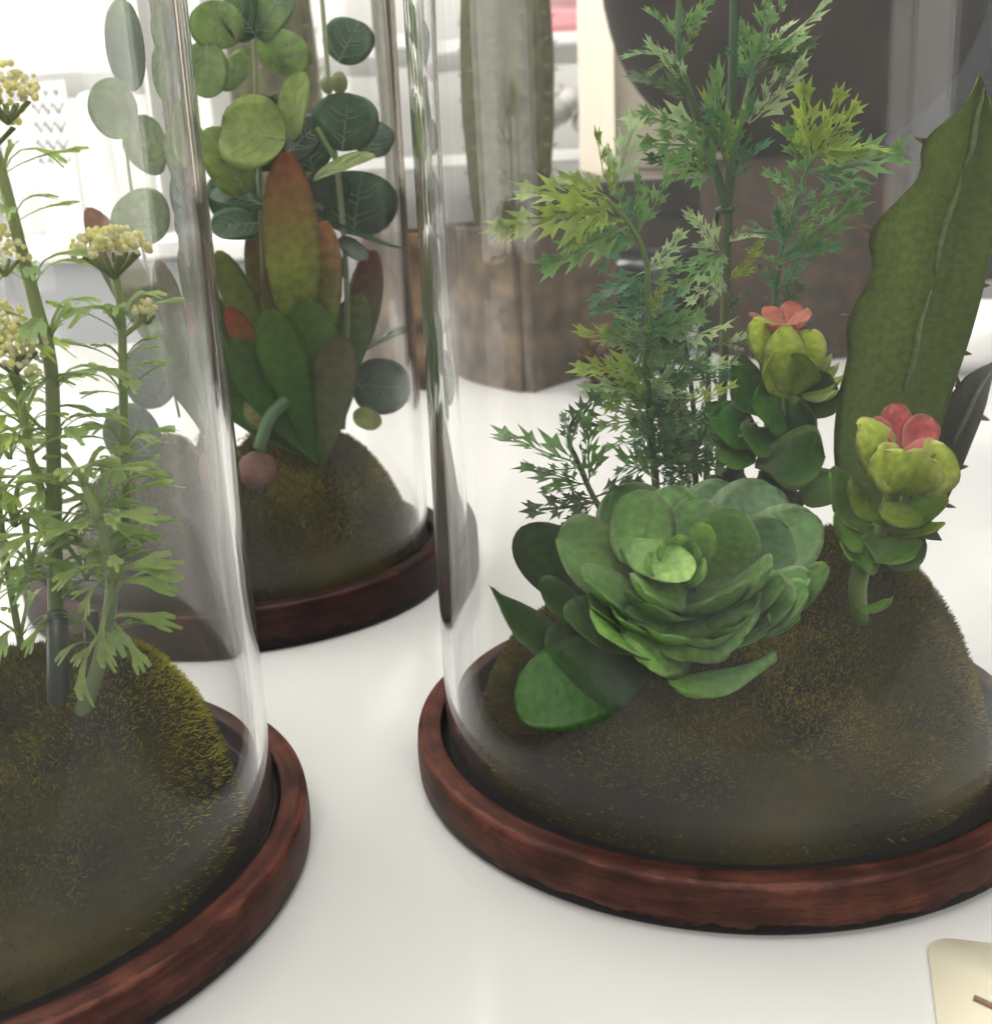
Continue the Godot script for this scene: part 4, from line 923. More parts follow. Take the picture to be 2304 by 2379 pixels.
# ------------------------------------------------------------------ the sprig with yellow flower clusters
func yellow_flowers() -> void:
	var tones := [Color(0.34, 0.5, 0.13), Color(0.42, 0.57, 0.17), Color(0.27, 0.42, 0.13), Color(0.5, 0.64, 0.11)]
	var kinds := []
	for c in tones:
		c = c * 1.15
		kinds.append([fork_mesh(3, 0.55, 0.6, c), fork_mesh(4, 0.9, 0.75, c), fork_mesh(5, 0.3, 0.55, c), fork_mesh(6, 0.8, 0.75, c)])
	var st_c := Color(0.24, 0.31, 0.09)
	var st_d := Color(0.15, 0.19, 0.07)
	var t := thing("flower_sprig", "tall sprig of forked leaves with pale yellow flower clusters in the left dome", "artificial flowers", Vector3(-0.1210, 0.0463, -0.2880))
	part("stem", stem([Vector3(-0.1198, 0.0470, -0.2880), Vector3(-0.1168, 0.0763, -0.2880), Vector3(-0.1127, 0.1051, -0.2870), Vector3(-0.1097, 0.1243, -0.2860), Vector3(-0.1069, 0.1454, -0.2850), Vector3(-0.1082, 0.1632, -0.2840), Vector3(-0.1095, 0.1791, -0.2830), Vector3(-0.1104, 0.1909, -0.2820), Vector3(-0.1126, 0.2080, -0.2820)], 0.0021, 0.0012, st_d, st_c), M.stalk, t)
	part("stem", stem([Vector3(-0.1142, 0.0530, -0.2960), Vector3(-0.1057, 0.0760, -0.2950), Vector3(-0.0972, 0.1023, -0.2940), Vector3(-0.0935, 0.1301, -0.2930), Vector3(-0.0911, 0.1512, -0.2930), Vector3(-0.0906, 0.1615, -0.2930), Vector3(-0.0910, 0.1686, -0.2920)], 0.0013, 0.0009, st_d, st_c), M.stalk, t)
	part("stem", stem([Vector3(-0.1316, 0.0520, -0.3000), Vector3(-0.1323, 0.0844, -0.3000), Vector3(-0.1312, 0.1165, -0.3000), Vector3(-0.1281, 0.1440, -0.3000)], 0.001, 0.0008, st_d, st_c), M.stalk, t)
	part("stem", stem([Vector3(-0.1118, 0.0528, -0.2800), Vector3(-0.1031, 0.0710, -0.2780), Vector3(-0.0968, 0.0913, -0.2760), Vector3(-0.0967, 0.1082, -0.2740), Vector3(-0.0988, 0.1178, -0.2730)], 0.0022, 0.001, Color(0.1, 0.15, 0.06), st_c), M.stalk, t)
	part("stem", stem([Vector3(-0.1126, 0.1051, -0.2870), Vector3(-0.1148, 0.1224, -0.2840), Vector3(-0.1141, 0.1385, -0.2820), Vector3(-0.1142, 0.1476, -0.2810)], 0.001, 0.0008, st_c, st_c), M.stalk, t)
	part("stem", stem([Vector3(-0.0912, 0.1506, -0.2930), Vector3(-0.0873, 0.1531, -0.2920), Vector3(-0.0844, 0.1556, -0.2910)], 0.0007, 0.0005, st_c, st_c), M.stalk, t)
	var sleeve := fresh()
	tube_into(sleeve, [Vector3(-0.1180, 0.0466, -0.2810), Vector3(-0.1159, 0.0645, -0.2810), Vector3(-0.1132, 0.0829, -0.2810)], [0.0027, 0.0027, 0.0026], Color(0.035, 0.045, 0.035), Color(0.04, 0.055, 0.04), 12)
	tube_into(sleeve, [Vector3(-0.1109, 0.0593, -0.2920), Vector3(-0.1087, 0.0788, -0.2920)], [0.002, 0.002], Color(0.03, 0.04, 0.03), Color(0.03, 0.045, 0.03), 10)
	part("stem_sleeve", done(sleeve), M.stalk, t)
	# whorls of leaves at the nodes: node, leaves, length, tone
	for q in [[Vector3(-0.1082, 0.1632, -0.2840), 5, 0.017, 0], [Vector3(-0.1095, 0.1791, -0.2830), 5, 0.016, 0], [Vector3(-0.1101, 0.1903, -0.2820), 5, 0.017, 1], [Vector3(-0.1060, 0.1517, -0.2850), 6, 0.018, 1], [Vector3(-0.1079, 0.1375, -0.2860), 6, 0.017, 0], [Vector3(-0.1095, 0.1257, -0.2860), 6, 0.018, 0],
			[Vector3(-0.0911, 0.1512, -0.2930), 5, 0.017, 0], [Vector3(-0.0928, 0.1355, -0.2930), 6, 0.018, 0], [Vector3(-0.0947, 0.1211, -0.2940), 6, 0.018, 2], [Vector3(-0.0965, 0.1079, -0.2940), 5, 0.018, 0], [Vector3(-0.1005, 0.0927, -0.2950), 6, 0.019, 0], [Vector3(-0.1035, 0.0818, -0.2950), 5, 0.018, 2],
			[Vector3(-0.1119, 0.1106, -0.2870), 7, 0.020, 1], [Vector3(-0.1135, 0.0995, -0.2870), 7, 0.020, 0], [Vector3(-0.1153, 0.0893, -0.2880), 6, 0.019, 2], [Vector3(-0.0989, 0.1171, -0.2730), 7, 0.018, 1], [Vector3(-0.0967, 0.1082, -0.2740), 7, 0.018, 0], [Vector3(-0.0961, 0.0978, -0.2750), 7, 0.018, 1], [Vector3(-0.0969, 0.0906, -0.2760), 6, 0.017, 0], [Vector3(-0.1021, 0.0738, -0.2780), 5, 0.017, 2],
			[Vector3(-0.1143, 0.1372, -0.2820), 7, 0.017, 3], [Vector3(-0.1149, 0.1231, -0.2840), 7, 0.017, 3], [Vector3(-0.1142, 0.1476, -0.2810), 6, 0.015, 3], [Vector3(-0.1296, 0.1304, -0.3000), 7, 0.018, 3], [Vector3(-0.1312, 0.1165, -0.3000), 7, 0.019, 3], [Vector3(-0.1322, 0.0978, -0.3000), 7, 0.019, 0], [Vector3(-0.1321, 0.0837, -0.3000), 6, 0.018, 0], [Vector3(-0.1318, 0.0692, -0.3000), 6, 0.017, 2], [Vector3(-0.1279, 0.1453, -0.3000), 6, 0.017, 3], [Vector3(-0.1248, 0.1624, -0.3000), 6, 0.016, 3], [Vector3(-0.1278, 0.1100, -0.2920), 7, 0.018, 3], [Vector3(-0.1219, 0.1048, -0.2850), 7, 0.018, 0], [Vector3(-0.1188, 0.0941, -0.2830), 7, 0.018, 0], [Vector3(-0.1156, 0.1300, -0.2860), 7, 0.017, 3], [Vector3(-0.1178, 0.1237, -0.2790), 6, 0.016, 1], [Vector3(-0.1319, 0.0836, -0.2900), 6, 0.018, 0], [Vector3(-0.1055, 0.1007, -0.2820), 7, 0.018, 1], [Vector3(-0.1053, 0.0906, -0.2830), 6, 0.018, 0], [Vector3(-0.0917, 0.1434, -0.2930), 4, 0.014, 0], [Vector3(-0.0954, 0.1151, -0.2930), 5, 0.016, 1]]:
		var a0 := rng.randf() * TAU
		for i in q[1] + 1:
			var a: float = a0 + TAU * i / (q[1] + 1) + rng.randf_range(-0.3, 0.3)
			var rise := rng.randf_range(0.15, 0.75)
			var dir := Vector3(cos(a), rise, sin(a)).normalized()
			var ln: float = q[2] * rng.randf_range(0.8, 1.35)
			part("leaf", kinds[q[3] if rng.randf() < 0.75 else rng.randi() % 3][rng.randi() % 4], M.leaf, t, lay(q[0], q[0] + dir * ln, Vector3(-cos(a) * 0.3, 1, -sin(a) * 0.3), rng.randf_range(0.9, 1.3)))
	# low loose leaves that hang to the moss
	for q in [[Vector3(-0.0976, 0.0829, -0.2760), Vector3(-0.0803, 0.0830, -0.2700), 3], [Vector3(-0.0977, 0.0815, -0.2760), Vector3(-0.0884, 0.0704, -0.2680), 1], [Vector3(-0.1005, 0.0760, -0.2760), Vector3(-0.1073, 0.0741, -0.2680), 1], [Vector3(-0.0973, 0.0941, -0.2760), Vector3(-0.0786, 0.0966, -0.2700), 3], [Vector3(-0.0973, 0.0941, -0.2760), Vector3(-0.1030, 0.0863, -0.2680), 3], [Vector3(-0.0999, 0.0802, -0.2760), Vector3(-0.1066, 0.0614, -0.2680), 3], [Vector3(-0.0964, 0.0912, -0.2760), Vector3(-0.0794, 0.1006, -0.2700), 3], [Vector3(-0.0966, 0.0899, -0.2760), Vector3(-0.0784, 0.0939, -0.2680), 1], [Vector3(-0.1152, 0.0807, -0.2840), Vector3(-0.1211, 0.0750, -0.2740), 3], [Vector3(-0.0970, 0.0968, -0.2760), Vector3(-0.1094, 0.0947, -0.2680), 3], [Vector3(-0.0965, 0.1049, -0.2760), Vector3(-0.1076, 0.1098, -0.2660), 1], [Vector3(-0.0976, 0.1063, -0.2760), Vector3(-0.0812, 0.1113, -0.2700), 1], [Vector3(-0.0974, 0.0871, -0.2760), Vector3(-0.0980, 0.0717, -0.2660), 3]]:
		part("leaf", kinds[rng.randi() % 2][q[2]], M.leaf, t, lay(q[0], q[1], Vector3(rng.randf_range(-0.3, 0.3), 0.7, 0.7), 1.1))
	# flower clusters of small beads
	var cream := Color(0.95, 0.92, 0.66)
	for q in [[Vector3(-0.0908, 0.1714, -0.2920), 0.0095, 170, 0.42], [Vector3(-0.0841, 0.1559, -0.2910), 0.0032, 20, 0.8], [Vector3(-0.1136, 0.1501, -0.2790), 0.0085, 110, 0.7], [Vector3(-0.1177, 0.1535, -0.2850), 0.007, 40, 0.8], [Vector3(-0.1071, 0.2067, -0.2820), 0.008, 110, 0.7], [Vector3(-0.1129, 0.1715, -0.2810), 0.006, 34, 0.8], [Vector3(-0.1104, 0.1458, -0.2770), 0.005, 26, 0.8], [Vector3(-0.1145, 0.2017, -0.2900), 0.008, 50, 0.8]]:
		var st := fresh()
		for i in q[2]:
			var a := rng.randf() * TAU
			var rr: float = sqrt(rng.randf())
			var p := Vector3(cos(a) * rr, (rng.randf_range(0.0, 1.0) + (1.0 - rr * rr) * 0.9) * q[3] - 0.3 * q[3], sin(a) * rr) * float(q[1])
			ball_into(st, q[0] + p, rng.randf_range(0.0006, 0.00105), cream * rng.randf_range(0.85, 1.05) * Color(1, 1, rng.randf_range(0.6, 1.1)), 4, 6)
		for i in int(q[2] / 8):
			var a := rng.randf() * TAU
			tube_into(st, [q[0] + Vector3(0, -0.006, 0) * (q[1] / 0.009), q[0] + Vector3(cos(a), -0.12, sin(a)) * q[1] * 0.7], [0.0005, 0.0004], st_c, st_c, 4)
		part("flower_cluster", done(st), M.bead, t)

# ------------------------------------------------------------------ round leaved sprigs in the rear dome
func eucalyptus() -> void:
	var ye := [Color(0.2, 0.24, 0.09), Color(0.27, 0.32, 0.1), Color(0.25, 0.3, 0.11)]
	var pa := [Color(0.19, 0.25, 0.12), Color(0.24, 0.3, 0.14), Color(0.22, 0.29, 0.14)]
	var dk := [Color(0.025, 0.07, 0.035), Color(0.03, 0.09, 0.045), Color(0.035, 0.1, 0.055)]
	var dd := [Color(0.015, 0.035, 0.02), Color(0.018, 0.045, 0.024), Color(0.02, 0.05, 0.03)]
	var light := Color(0.75, 0.8, 0.5)
	var pale := Color(0.5, 0.62, 0.48)
	var t := thing("eucalyptus_sprig", "round-leaved green sprig filling the top of the rear dome", "artificial foliage", Vector3(-0.0829, 0.0695, -0.5290))
	var sc := Color(0.2, 0.25, 0.1)
	part("stem", stem([Vector3(-0.0980, 0.0831, -0.5260), Vector3(-0.0985, 0.1306, -0.5260), Vector3(-0.0963, 0.1712, -0.5260), Vector3(-0.0938, 0.2080, -0.5250), Vector3(-0.0921, 0.2350, -0.5240), Vector3(-0.0897, 0.2672, -0.5240)], 0.0012, 0.0009, Color(0.1, 0.13, 0.05), sc), M.stalk, t)
	part("stem", stem([Vector3(-0.0691, 0.0760, -0.5300), Vector3(-0.0630, 0.1239, -0.5290), Vector3(-0.0613, 0.1696, -0.5280), Vector3(-0.0625, 0.2088, -0.5270), Vector3(-0.0625, 0.2422, -0.5270), Vector3(-0.0625, 0.2663, -0.5260)], 0.0013, 0.0009, Color(0.12, 0.16, 0.07), Color(0.36, 0.4, 0.25)), M.stalk, t)
	part("stem", stem([Vector3(-0.1309, 0.0830, -0.5340), Vector3(-0.1396, 0.1316, -0.5340), Vector3(-0.1456, 0.1777, -0.5340), Vector3(-0.1460, 0.2063, -0.5340)], 0.001, 0.0008, sc, sc), M.stalk, t)
	part("stem", stem([Vector3(-0.0679, 0.2076, -0.5170), Vector3(-0.0628, 0.1979, -0.5170), Vector3(-0.0601, 0.1919, -0.5200)], 0.001, 0.001, Color(0.15, 0.24, 0.08), Color(0.15, 0.24, 0.08)), M.stalk, t)
	var o := {"thick": 0.5, "cup": 0.2, "bend": 0.05, "veins": light}
	var ov := {"thick": 0.5, "cup": 0.15, "bend": 0.05, "veins": pale}
	# nearest bright ones
	add_leaf(t, "leaf", Vector3(-0.0788, 0.2029, -0.5040), Vector3(-0.1066, 0.2080, -0.5100), 31, Vector3(0.15, 0.25, 1), "round", ye, o)
	add_leaf(t, "leaf", Vector3(-0.0769, 0.2029, -0.5080), Vector3(-0.0717, 0.2299, -0.5130), 16, Vector3(-0.55, 0.1, 0.9), "round", ye, o)
	add_leaf(t, "leaf", Vector3(-0.0583, 0.1978, -0.5220), Vector3(-0.0539, 0.2214, -0.5260), 28, Vector3(-0.1, 0.1, 1), "round", dk, ov)
	add_leaf(t, "leaf", Vector3(-0.0702, 0.1866, -0.5120), Vector3(-0.0437, 0.1948, -0.5080), 12, Vector3(0.15, 0.9, 0.55), "round", ye, o)
	add_leaf(t, "leaf", Vector3(-0.0583, 0.1617, -0.5400), Vector3(-0.0525, 0.1895, -0.5450), 37, Vector3(-0.15, 0.2, 1), "round", dk, ov)
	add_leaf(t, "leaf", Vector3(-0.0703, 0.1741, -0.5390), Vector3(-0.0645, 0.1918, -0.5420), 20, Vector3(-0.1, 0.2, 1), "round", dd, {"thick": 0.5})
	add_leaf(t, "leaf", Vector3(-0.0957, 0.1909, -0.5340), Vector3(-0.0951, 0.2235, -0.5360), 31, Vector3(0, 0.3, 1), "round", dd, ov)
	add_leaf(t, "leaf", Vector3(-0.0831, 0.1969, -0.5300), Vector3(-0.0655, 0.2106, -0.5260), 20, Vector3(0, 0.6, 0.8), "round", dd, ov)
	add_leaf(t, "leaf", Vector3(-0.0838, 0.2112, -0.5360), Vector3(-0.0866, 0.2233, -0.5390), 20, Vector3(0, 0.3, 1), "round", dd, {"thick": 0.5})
	add_leaf(t, "leaf", Vector3(-0.1003, 0.1821, -0.5170), Vector3(-0.1128, 0.2094, -0.5120), 20, Vector3(0.3, 0.2, 1), "round", ye, o)
	add_leaf(t, "leaf", Vector3(-0.0933, 0.1768, -0.5190), Vector3(-0.1147, 0.1822, -0.5120), 14, Vector3(0.2, 0.8, 0.6), "round", dk, ov)
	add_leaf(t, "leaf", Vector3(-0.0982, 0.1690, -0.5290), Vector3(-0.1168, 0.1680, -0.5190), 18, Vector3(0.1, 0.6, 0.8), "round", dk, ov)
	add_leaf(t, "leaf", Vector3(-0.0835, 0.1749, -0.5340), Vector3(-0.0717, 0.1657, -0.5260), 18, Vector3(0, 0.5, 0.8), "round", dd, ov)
	add_leaf(t, "leaf", Vector3(-0.0643, 0.1687, -0.5240), Vector3(-0.0342, 0.1547, -0.5380), 6, Vector3(0.1, 0.9, 0.4), "lance", dk, {"thick": 0.5})
	add_leaf(t, "leaf", Vector3(-0.0628, 0.1619, -0.5260), Vector3(-0.0514, 0.1518, -0.5180), 10, Vector3(0.1, 0.8, 0.5), "round", dd, {"thick": 0.5})
	for q in [[Vector3(-0.0748, 0.1900, -0.5480), Vector3(-0.0773, 0.2082, -0.5520), 22.0], [Vector3(-0.0673, 0.1557, -0.5400), Vector3(-0.0772, 0.1426, -0.5350), 20.0], [Vector3(-0.1030, 0.1667, -0.5350), Vector3(-0.1153, 0.1918, -0.5400), 24.0], [Vector3(-0.0515, 0.1959, -0.5550), Vector3(-0.0426, 0.2103, -0.5600), 22.0], [Vector3(-0.0875, 0.2327, -0.5500), Vector3(-0.0790, 0.2496, -0.5500), 24.0], [Vector3(-0.0601, 0.2363, -0.5550), Vector3(-0.0499, 0.2537, -0.5600), 24.0], [Vector3(-0.1006, 0.2308, -0.5450), Vector3(-0.1090, 0.2376, -0.5450), 20.0]]:
		add_leaf(t, "leaf", q[0], q[1], q[2], Vector3(rng.randf_range(-0.4, 0.4), 0.2, 1), "round", dk if rng.randf() < 0.6 else pa, ov)
	# top pair
	add_leaf(t, "leaf", Vector3(-0.0908, 0.2449, -0.5220), Vector3(-0.0997, 0.2593, -0.5140), 20, Vector3(0.2, 0.5, 0.9), "round", [dk[0], dk[1], pa[0]], ov)
	add_leaf(t, "leaf", Vector3(-0.0903, 0.2453, -0.5220), Vector3(-0.0724, 0.2610, -0.5140), 23, Vector3(-0.2, 0.5, 0.9), "round", [dk[1], pa[0], dk[1]], ov)
	add_leaf(t, "leaf", Vector3(-0.1044, 0.2397, -0.5140), Vector3(-0.1040, 0.2580, -0.5100), 22, Vector3(0.25, 0.1, 1), "round", pa, o)
	add_leaf(t, "leaf", Vector3(-0.1090, 0.2427, -0.5120), Vector3(-0.1112, 0.2208, -0.5080), 18, Vector3(0.4, 0.1, 1), "round", pa, o)
	# left ones behind the front dome
	add_leaf(t, "leaf", Vector3(-0.1379, 0.2091, -0.5140), Vector3(-0.1495, 0.2290, -0.5060), 24, Vector3(0.25, 0.25, 1), "round", pa, {"thick": 0.5})
	add_leaf(t, "leaf", Vector3(-0.1382, 0.2271, -0.5300), Vector3(-0.1368, 0.2646, -0.5340), 23, Vector3(0.35, 0.1, 1), "round", [dk[1], dk[2], pa[0]], {"thick": 0.5})
	add_leaf(t, "leaf", Vector3(-0.1344, 0.1622, -0.5190), Vector3(-0.1387, 0.1860, -0.5140), 34, Vector3(0.15, 0.3, 1), "round", pa, o)
	add_leaf(t, "leaf", Vector3(-0.1383, 0.1929, -0.5400), Vector3(-0.1285, 0.2166, -0.5400), 30, Vector3(0.15, 0.3, 1), "round", pa, o)
	# low right
	add_leaf(t, "leaf", Vector3(-0.0643, 0.0951, -0.5380), Vector3(-0.0376, 0.0921, -0.5380), 26, Vector3(0, 0.1, 1), "round", dk, ov)
	add_leaf(t, "leaf", Vector3(-0.0639, 0.1073, -0.5380), Vector3(-0.0360, 0.1197, -0.5380), 8, Vector3(0.1, 0.9, 0.4), "round", dk, ov)
	add_leaf(t, "leaf", Vector3(-0.0640, 0.0823, -0.5340), Vector3(-0.0513, 0.0773, -0.5290), 10, Vector3(0, 0.3, 1), "round", [Color(0.3, 0.32, 0.12), Color(0.4, 0.4, 0.18), Color(0.4, 0.38, 0.18)], {"thick": 0.5})
	add_leaf(t, "leaf", Vector3(-0.1383, 0.0912, -0.5190), Vector3(-0.1451, 0.1204, -0.5140), 30, Vector3(0.2, 0.2, 1), "round", dk, ov)
	add_leaf(t, "leaf", Vector3(-0.1445, 0.0686, -0.5140), Vector3(-0.1635, 0.0920, -0.5090), 27, Vector3(0.2, 0.2, 1), "round", [dk[1], dk[2], pa[0]], ov)
	add_leaf(t, "leaf", Vector3(-0.1238, 0.0934, -0.5290), Vector3(-0.1348, 0.1412, -0.5290), 27, Vector3(0.2, 0.2, 1), "round", [dk[1], pa[0], pa[1]], ov)
	var st := fresh()
	ball_into(st, Vector3(-0.0580, 0.2258, -0.5260), 0.0036, Color(0.3, 0.36, 0.16), 6, 9, 1.3)
	ball_into(st, Vector3(-0.0631, 0.2253, -0.5270), 0.003, Color(0.36, 0.4, 0.2), 6, 9, 1.3)
	part("bud", done(st), M.bead, t)

func red_paddles() -> void:
	var red := [Color(0.07, 0.12, 0.02), Color(0.2, 0.22, 0.05), Color(0.26, 0.055, 0.035)]
	var rose := [Color(0.06, 0.13, 0.02), Color(0.16, 0.19, 0.05), Color(0.5, 0.2, 0.17)]
	var brown := [Color(0.06, 0.12, 0.02), Color(0.16, 0.16, 0.05), Color(0.17, 0.07, 0.04)]
	var green := [Color(0.045, 0.11, 0.015), Color(0.05, 0.14, 0.02), Color(0.06, 0.14, 0.025)]
	var w := {"mat": M.leaf, "thick": 1.0, "cup": 0.25, "bend": -0.05}
	var t := thing("paddle_succulent", "red-tipped green paddle leaves in the rear dome", "artificial succulent", Vector3(-0.0805, 0.0628, -0.5250))
	add_leaf(t, "leaf", Vector3(-0.0852, 0.1021, -0.5240), Vector3(-0.0803, 0.1989, -0.5080), 24, Vector3(0.15, 0.1, 1), "paddle", [Color(0.06, 0.13, 0.02), Color(0.25, 0.25, 0.07), Color(0.3, 0.07, 0.06)], w)
	add_leaf(t, "leaf", Vector3(-0.0902, 0.0965, -0.5300), Vector3(-0.0992, 0.1723, -0.5300), 20, Vector3(0.4, 0.2, 0.9), "paddle", brown, w)
	add_leaf(t, "leaf", Vector3(-0.0825, 0.0924, -0.5240), Vector3(-0.0681, 0.1696, -0.5220), 21, Vector3(-0.2, 0.2, 1), "paddle", rose, w)
	add_leaf(t, "leaf", Vector3(-0.0885, 0.0883, -0.5220), Vector3(-0.1153, 0.1592, -0.5180), 18, Vector3(0.6, 0.5, 0.8), "paddle", [green[1], Color(0.13, 0.17, 0.03), Color(0.16, 0.16, 0.04)], w)
	add_leaf(t, "leaf", Vector3(-0.0859, 0.0841, -0.5180), Vector3(-0.1124, 0.1353, -0.5100), 17, Vector3(0.3, 0.8, 0.6), "paddle", [green[1], Color(0.13, 0.15, 0.03), Color(0.36, 0.05, 0.03)], w)
	add_leaf(t, "leaf", Vector3(-0.0901, 0.0922, -0.5270), Vector3(-0.0932, 0.1522, -0.5240), 17, Vector3(0.2, 0.3, 1), "paddle", brown, w)
	add_leaf(t, "leaf", Vector3(-0.0791, 0.0615, -0.5170), Vector3(-0.0773, 0.1383, -0.5080), 27, Vector3(0, 0.15, 1), "wedge", [green[2], green[1], Color(0.09, 0.15, 0.03)], w)
	add_leaf(t, "leaf", Vector3(-0.0783, 0.0620, -0.5150), Vector3(-0.0937, 0.1350, -0.5040), 22, Vector3(0.3, 0.2, 1), "wedge", [green[0], green[1], Color(0.1, 0.16, 0.03)], w)
	add_leaf(t, "leaf", Vector3(-0.0784, 0.0627, -0.5130), Vector3(-0.0624, 0.1224, -0.5040), 21, Vector3(-0.2, 0.2, 1), "wedge", [Color(0.06, 0.1, 0.02), Color(0.09, 0.1, 0.025), Color(0.11, 0.07, 0.03)], w)
	add_leaf(t, "leaf", Vector3(-0.0790, 0.0630, -0.5140), Vector3(-0.1107, 0.1225, -0.5040), 21, Vector3(0.4, 0.3, 0.9), "wedge", [green[0], green[1], Color(0.06, 0.12, 0.03)], w)
	add_leaf(t, "leaf", Vector3(-0.0802, 0.0640, -0.5200), Vector3(-0.1120, 0.0968, -0.5080), 18, Vector3(0.3, 0.5, 0.8), "wedge", green, w)
	add_leaf(t, "leaf", Vector3(-0.0824, 0.0679, -0.5250), Vector3(-0.0557, 0.1376, -0.5280), 21, Vector3(-0.3, 0.1, 1), "wedge", [green[0], green[1], brown[1]], w)
	add_leaf(t, "leaf", Vector3(-0.0698, 0.0898, -0.5350), Vector3(-0.0489, 0.1556, -0.5350), 18, Vector3(-0.4, 0.1, 1), "paddle", [green[0], Color(0.08, 0.1, 0.03), Color(0.2, 0.035, 0.03)], w)
	add_leaf(t, "leaf", Vector3(-0.1064, 0.0778, -0.5300), Vector3(-0.1332, 0.1554, -0.5200), 21, Vector3(0.4, 0.2, 0.9), "paddle", [green[1], Color(0.12, 0.17, 0.04), Color(0.2, 0.12, 0.06)], w)
	add_leaf(t, "leaf", Vector3(-0.1252, 0.0924, -0.5350), Vector3(-0.1674, 0.1793, -0.5250), 21, Vector3(0.4, 0.3, 0.9), "paddle", [green[1], Color(0.16, 0.19, 0.06), Color(0.36, 0.12, 0.09)], w)
	add_leaf(t, "leaf", Vector3(-0.1002, 0.0748, -0.5200), Vector3(-0.1353, 0.1257, -0.5050), 21, Vector3(0.4, 0.3, 0.9), "paddle", [green[1], Color(0.08, 0.16, 0.03), Color(0.13, 0.18, 0.05)], w)
	var st := fresh()
	tube_into(st, smooth_path([Vector3(-0.0905, 0.0934, -0.5080), Vector3(-0.0965, 0.0883, -0.5000), Vector3(-0.1014, 0.0755, -0.4960)]), [0.0034, 0.003, 0.0028], Color(0.07, 0.16, 0.06), Color(0.06, 0.13, 0.05), 8)
	part("stalk", done(st), M.stalk, t)

# ------------------------------------------------------------------ small things on the moss and the table
func small_things() -> void:
	var st := fresh()
	ball_into(st, Vector3.ZERO, 0.0088, Color(0.42, 0.22, 0.16), 9, 14, 0.95)
	var p := part("pebble", done(st), M.waxy, self, Transform3D(Basis(), Vector3(-0.1051, 0.0643, -0.5050)))
	tag(p, "small pinkish brown pebble on the moss of the rear dome", "pebble")
	var s2 := fresh()
	ball_into(s2, Vector3.ZERO, 0.0065, Color(0.4, 0.42, 0.16), 8, 12, 1.25)
	tube_into(s2, [Vector3(0, -0.006, 0), Vector3(0.002, -0.03, 0)], [0.0016, 0.0016], Color(0.1, 0.15, 0.06), Color(0.05, 0.08, 0.03), 6)
	var b := part("flower_bud", done(s2), M.waxy, self, Transform3D(Basis(), Vector3(-0.1049, 0.0882, -0.5120)))
	tag(b, "small yellowish bud on a stalk above the pinkish pebble", "flower bud")
	# the price card at the corner of the table
	var card := thing("paper_card", "cream paper card with a twig drawing at the table's near edge", "card", Vector3(0.1064, 0.0000, -0.2255))
	var c0 := Vector3(0.1007, 0.0000, -0.2454)
	var c1 := Vector3(0.0923, 0.0000, -0.2161)
	var down := (c1 - c0).normalized()
	var right := Vector3(down.z, 0, -down.x)
	var paper := fresh()
	var outline := [Vector2(0.006, 0)]
	for i in range(1, 5):
		outline.append(Vector2(0.006 - 0.006 * sin(PI * 0.5 * i / 4.0), 0.006 - 0.006 * cos(PI * 0.5 * i / 4.0)))
	outline.append_array([Vector2(0, 0.07), Vector2(0.09, 0.07), Vector2(0.09, 0)])
	for i in outline.size():
		var a: Vector2 = outline[i]
		var c: Vector2 = outline[(i + 1) % outline.size()]
		var P := func(q: Vector2, h: float) -> Vector3: return c0 + right * q.x + down * q.y + Vector3(0, h, 0)
		for q in [[Vector2(0.045, 0.035), 0.0018], [a, 0.0012], [c, 0.0012], [a, 0.0012], [a, 0.0002], [c, 0.0012], [c, 0.0012], [a, 0.0002], [c, 0.0002]]:
			paper.add_vertex(P.call(q[0], q[1]))
	paper.set_smooth_group(-1)
	part("sheet", done(paper), mat("cream paper", Color(0.8, 0.75, 0.58), 0.8), card)
	var ink := fresh()
	tube_into(ink, smooth_path([Vector3(0.1028, 0.0000, -0.2219) + Vector3(0, 0.0016, 0), Vector3(0.1043, 0.0000, -0.2204) + Vector3(0, 0.0016, 0), Vector3(0.1074, 0.0000, -0.2168) + Vector3(0, 0.0016, 0)]), [0.0009, 0.0008, 0.0008], Color(0.16, 0.09, 0.05), Color(0.2, 0.12, 0.09), 6)
	part("printed_twig", done(ink), M.stalk, card)

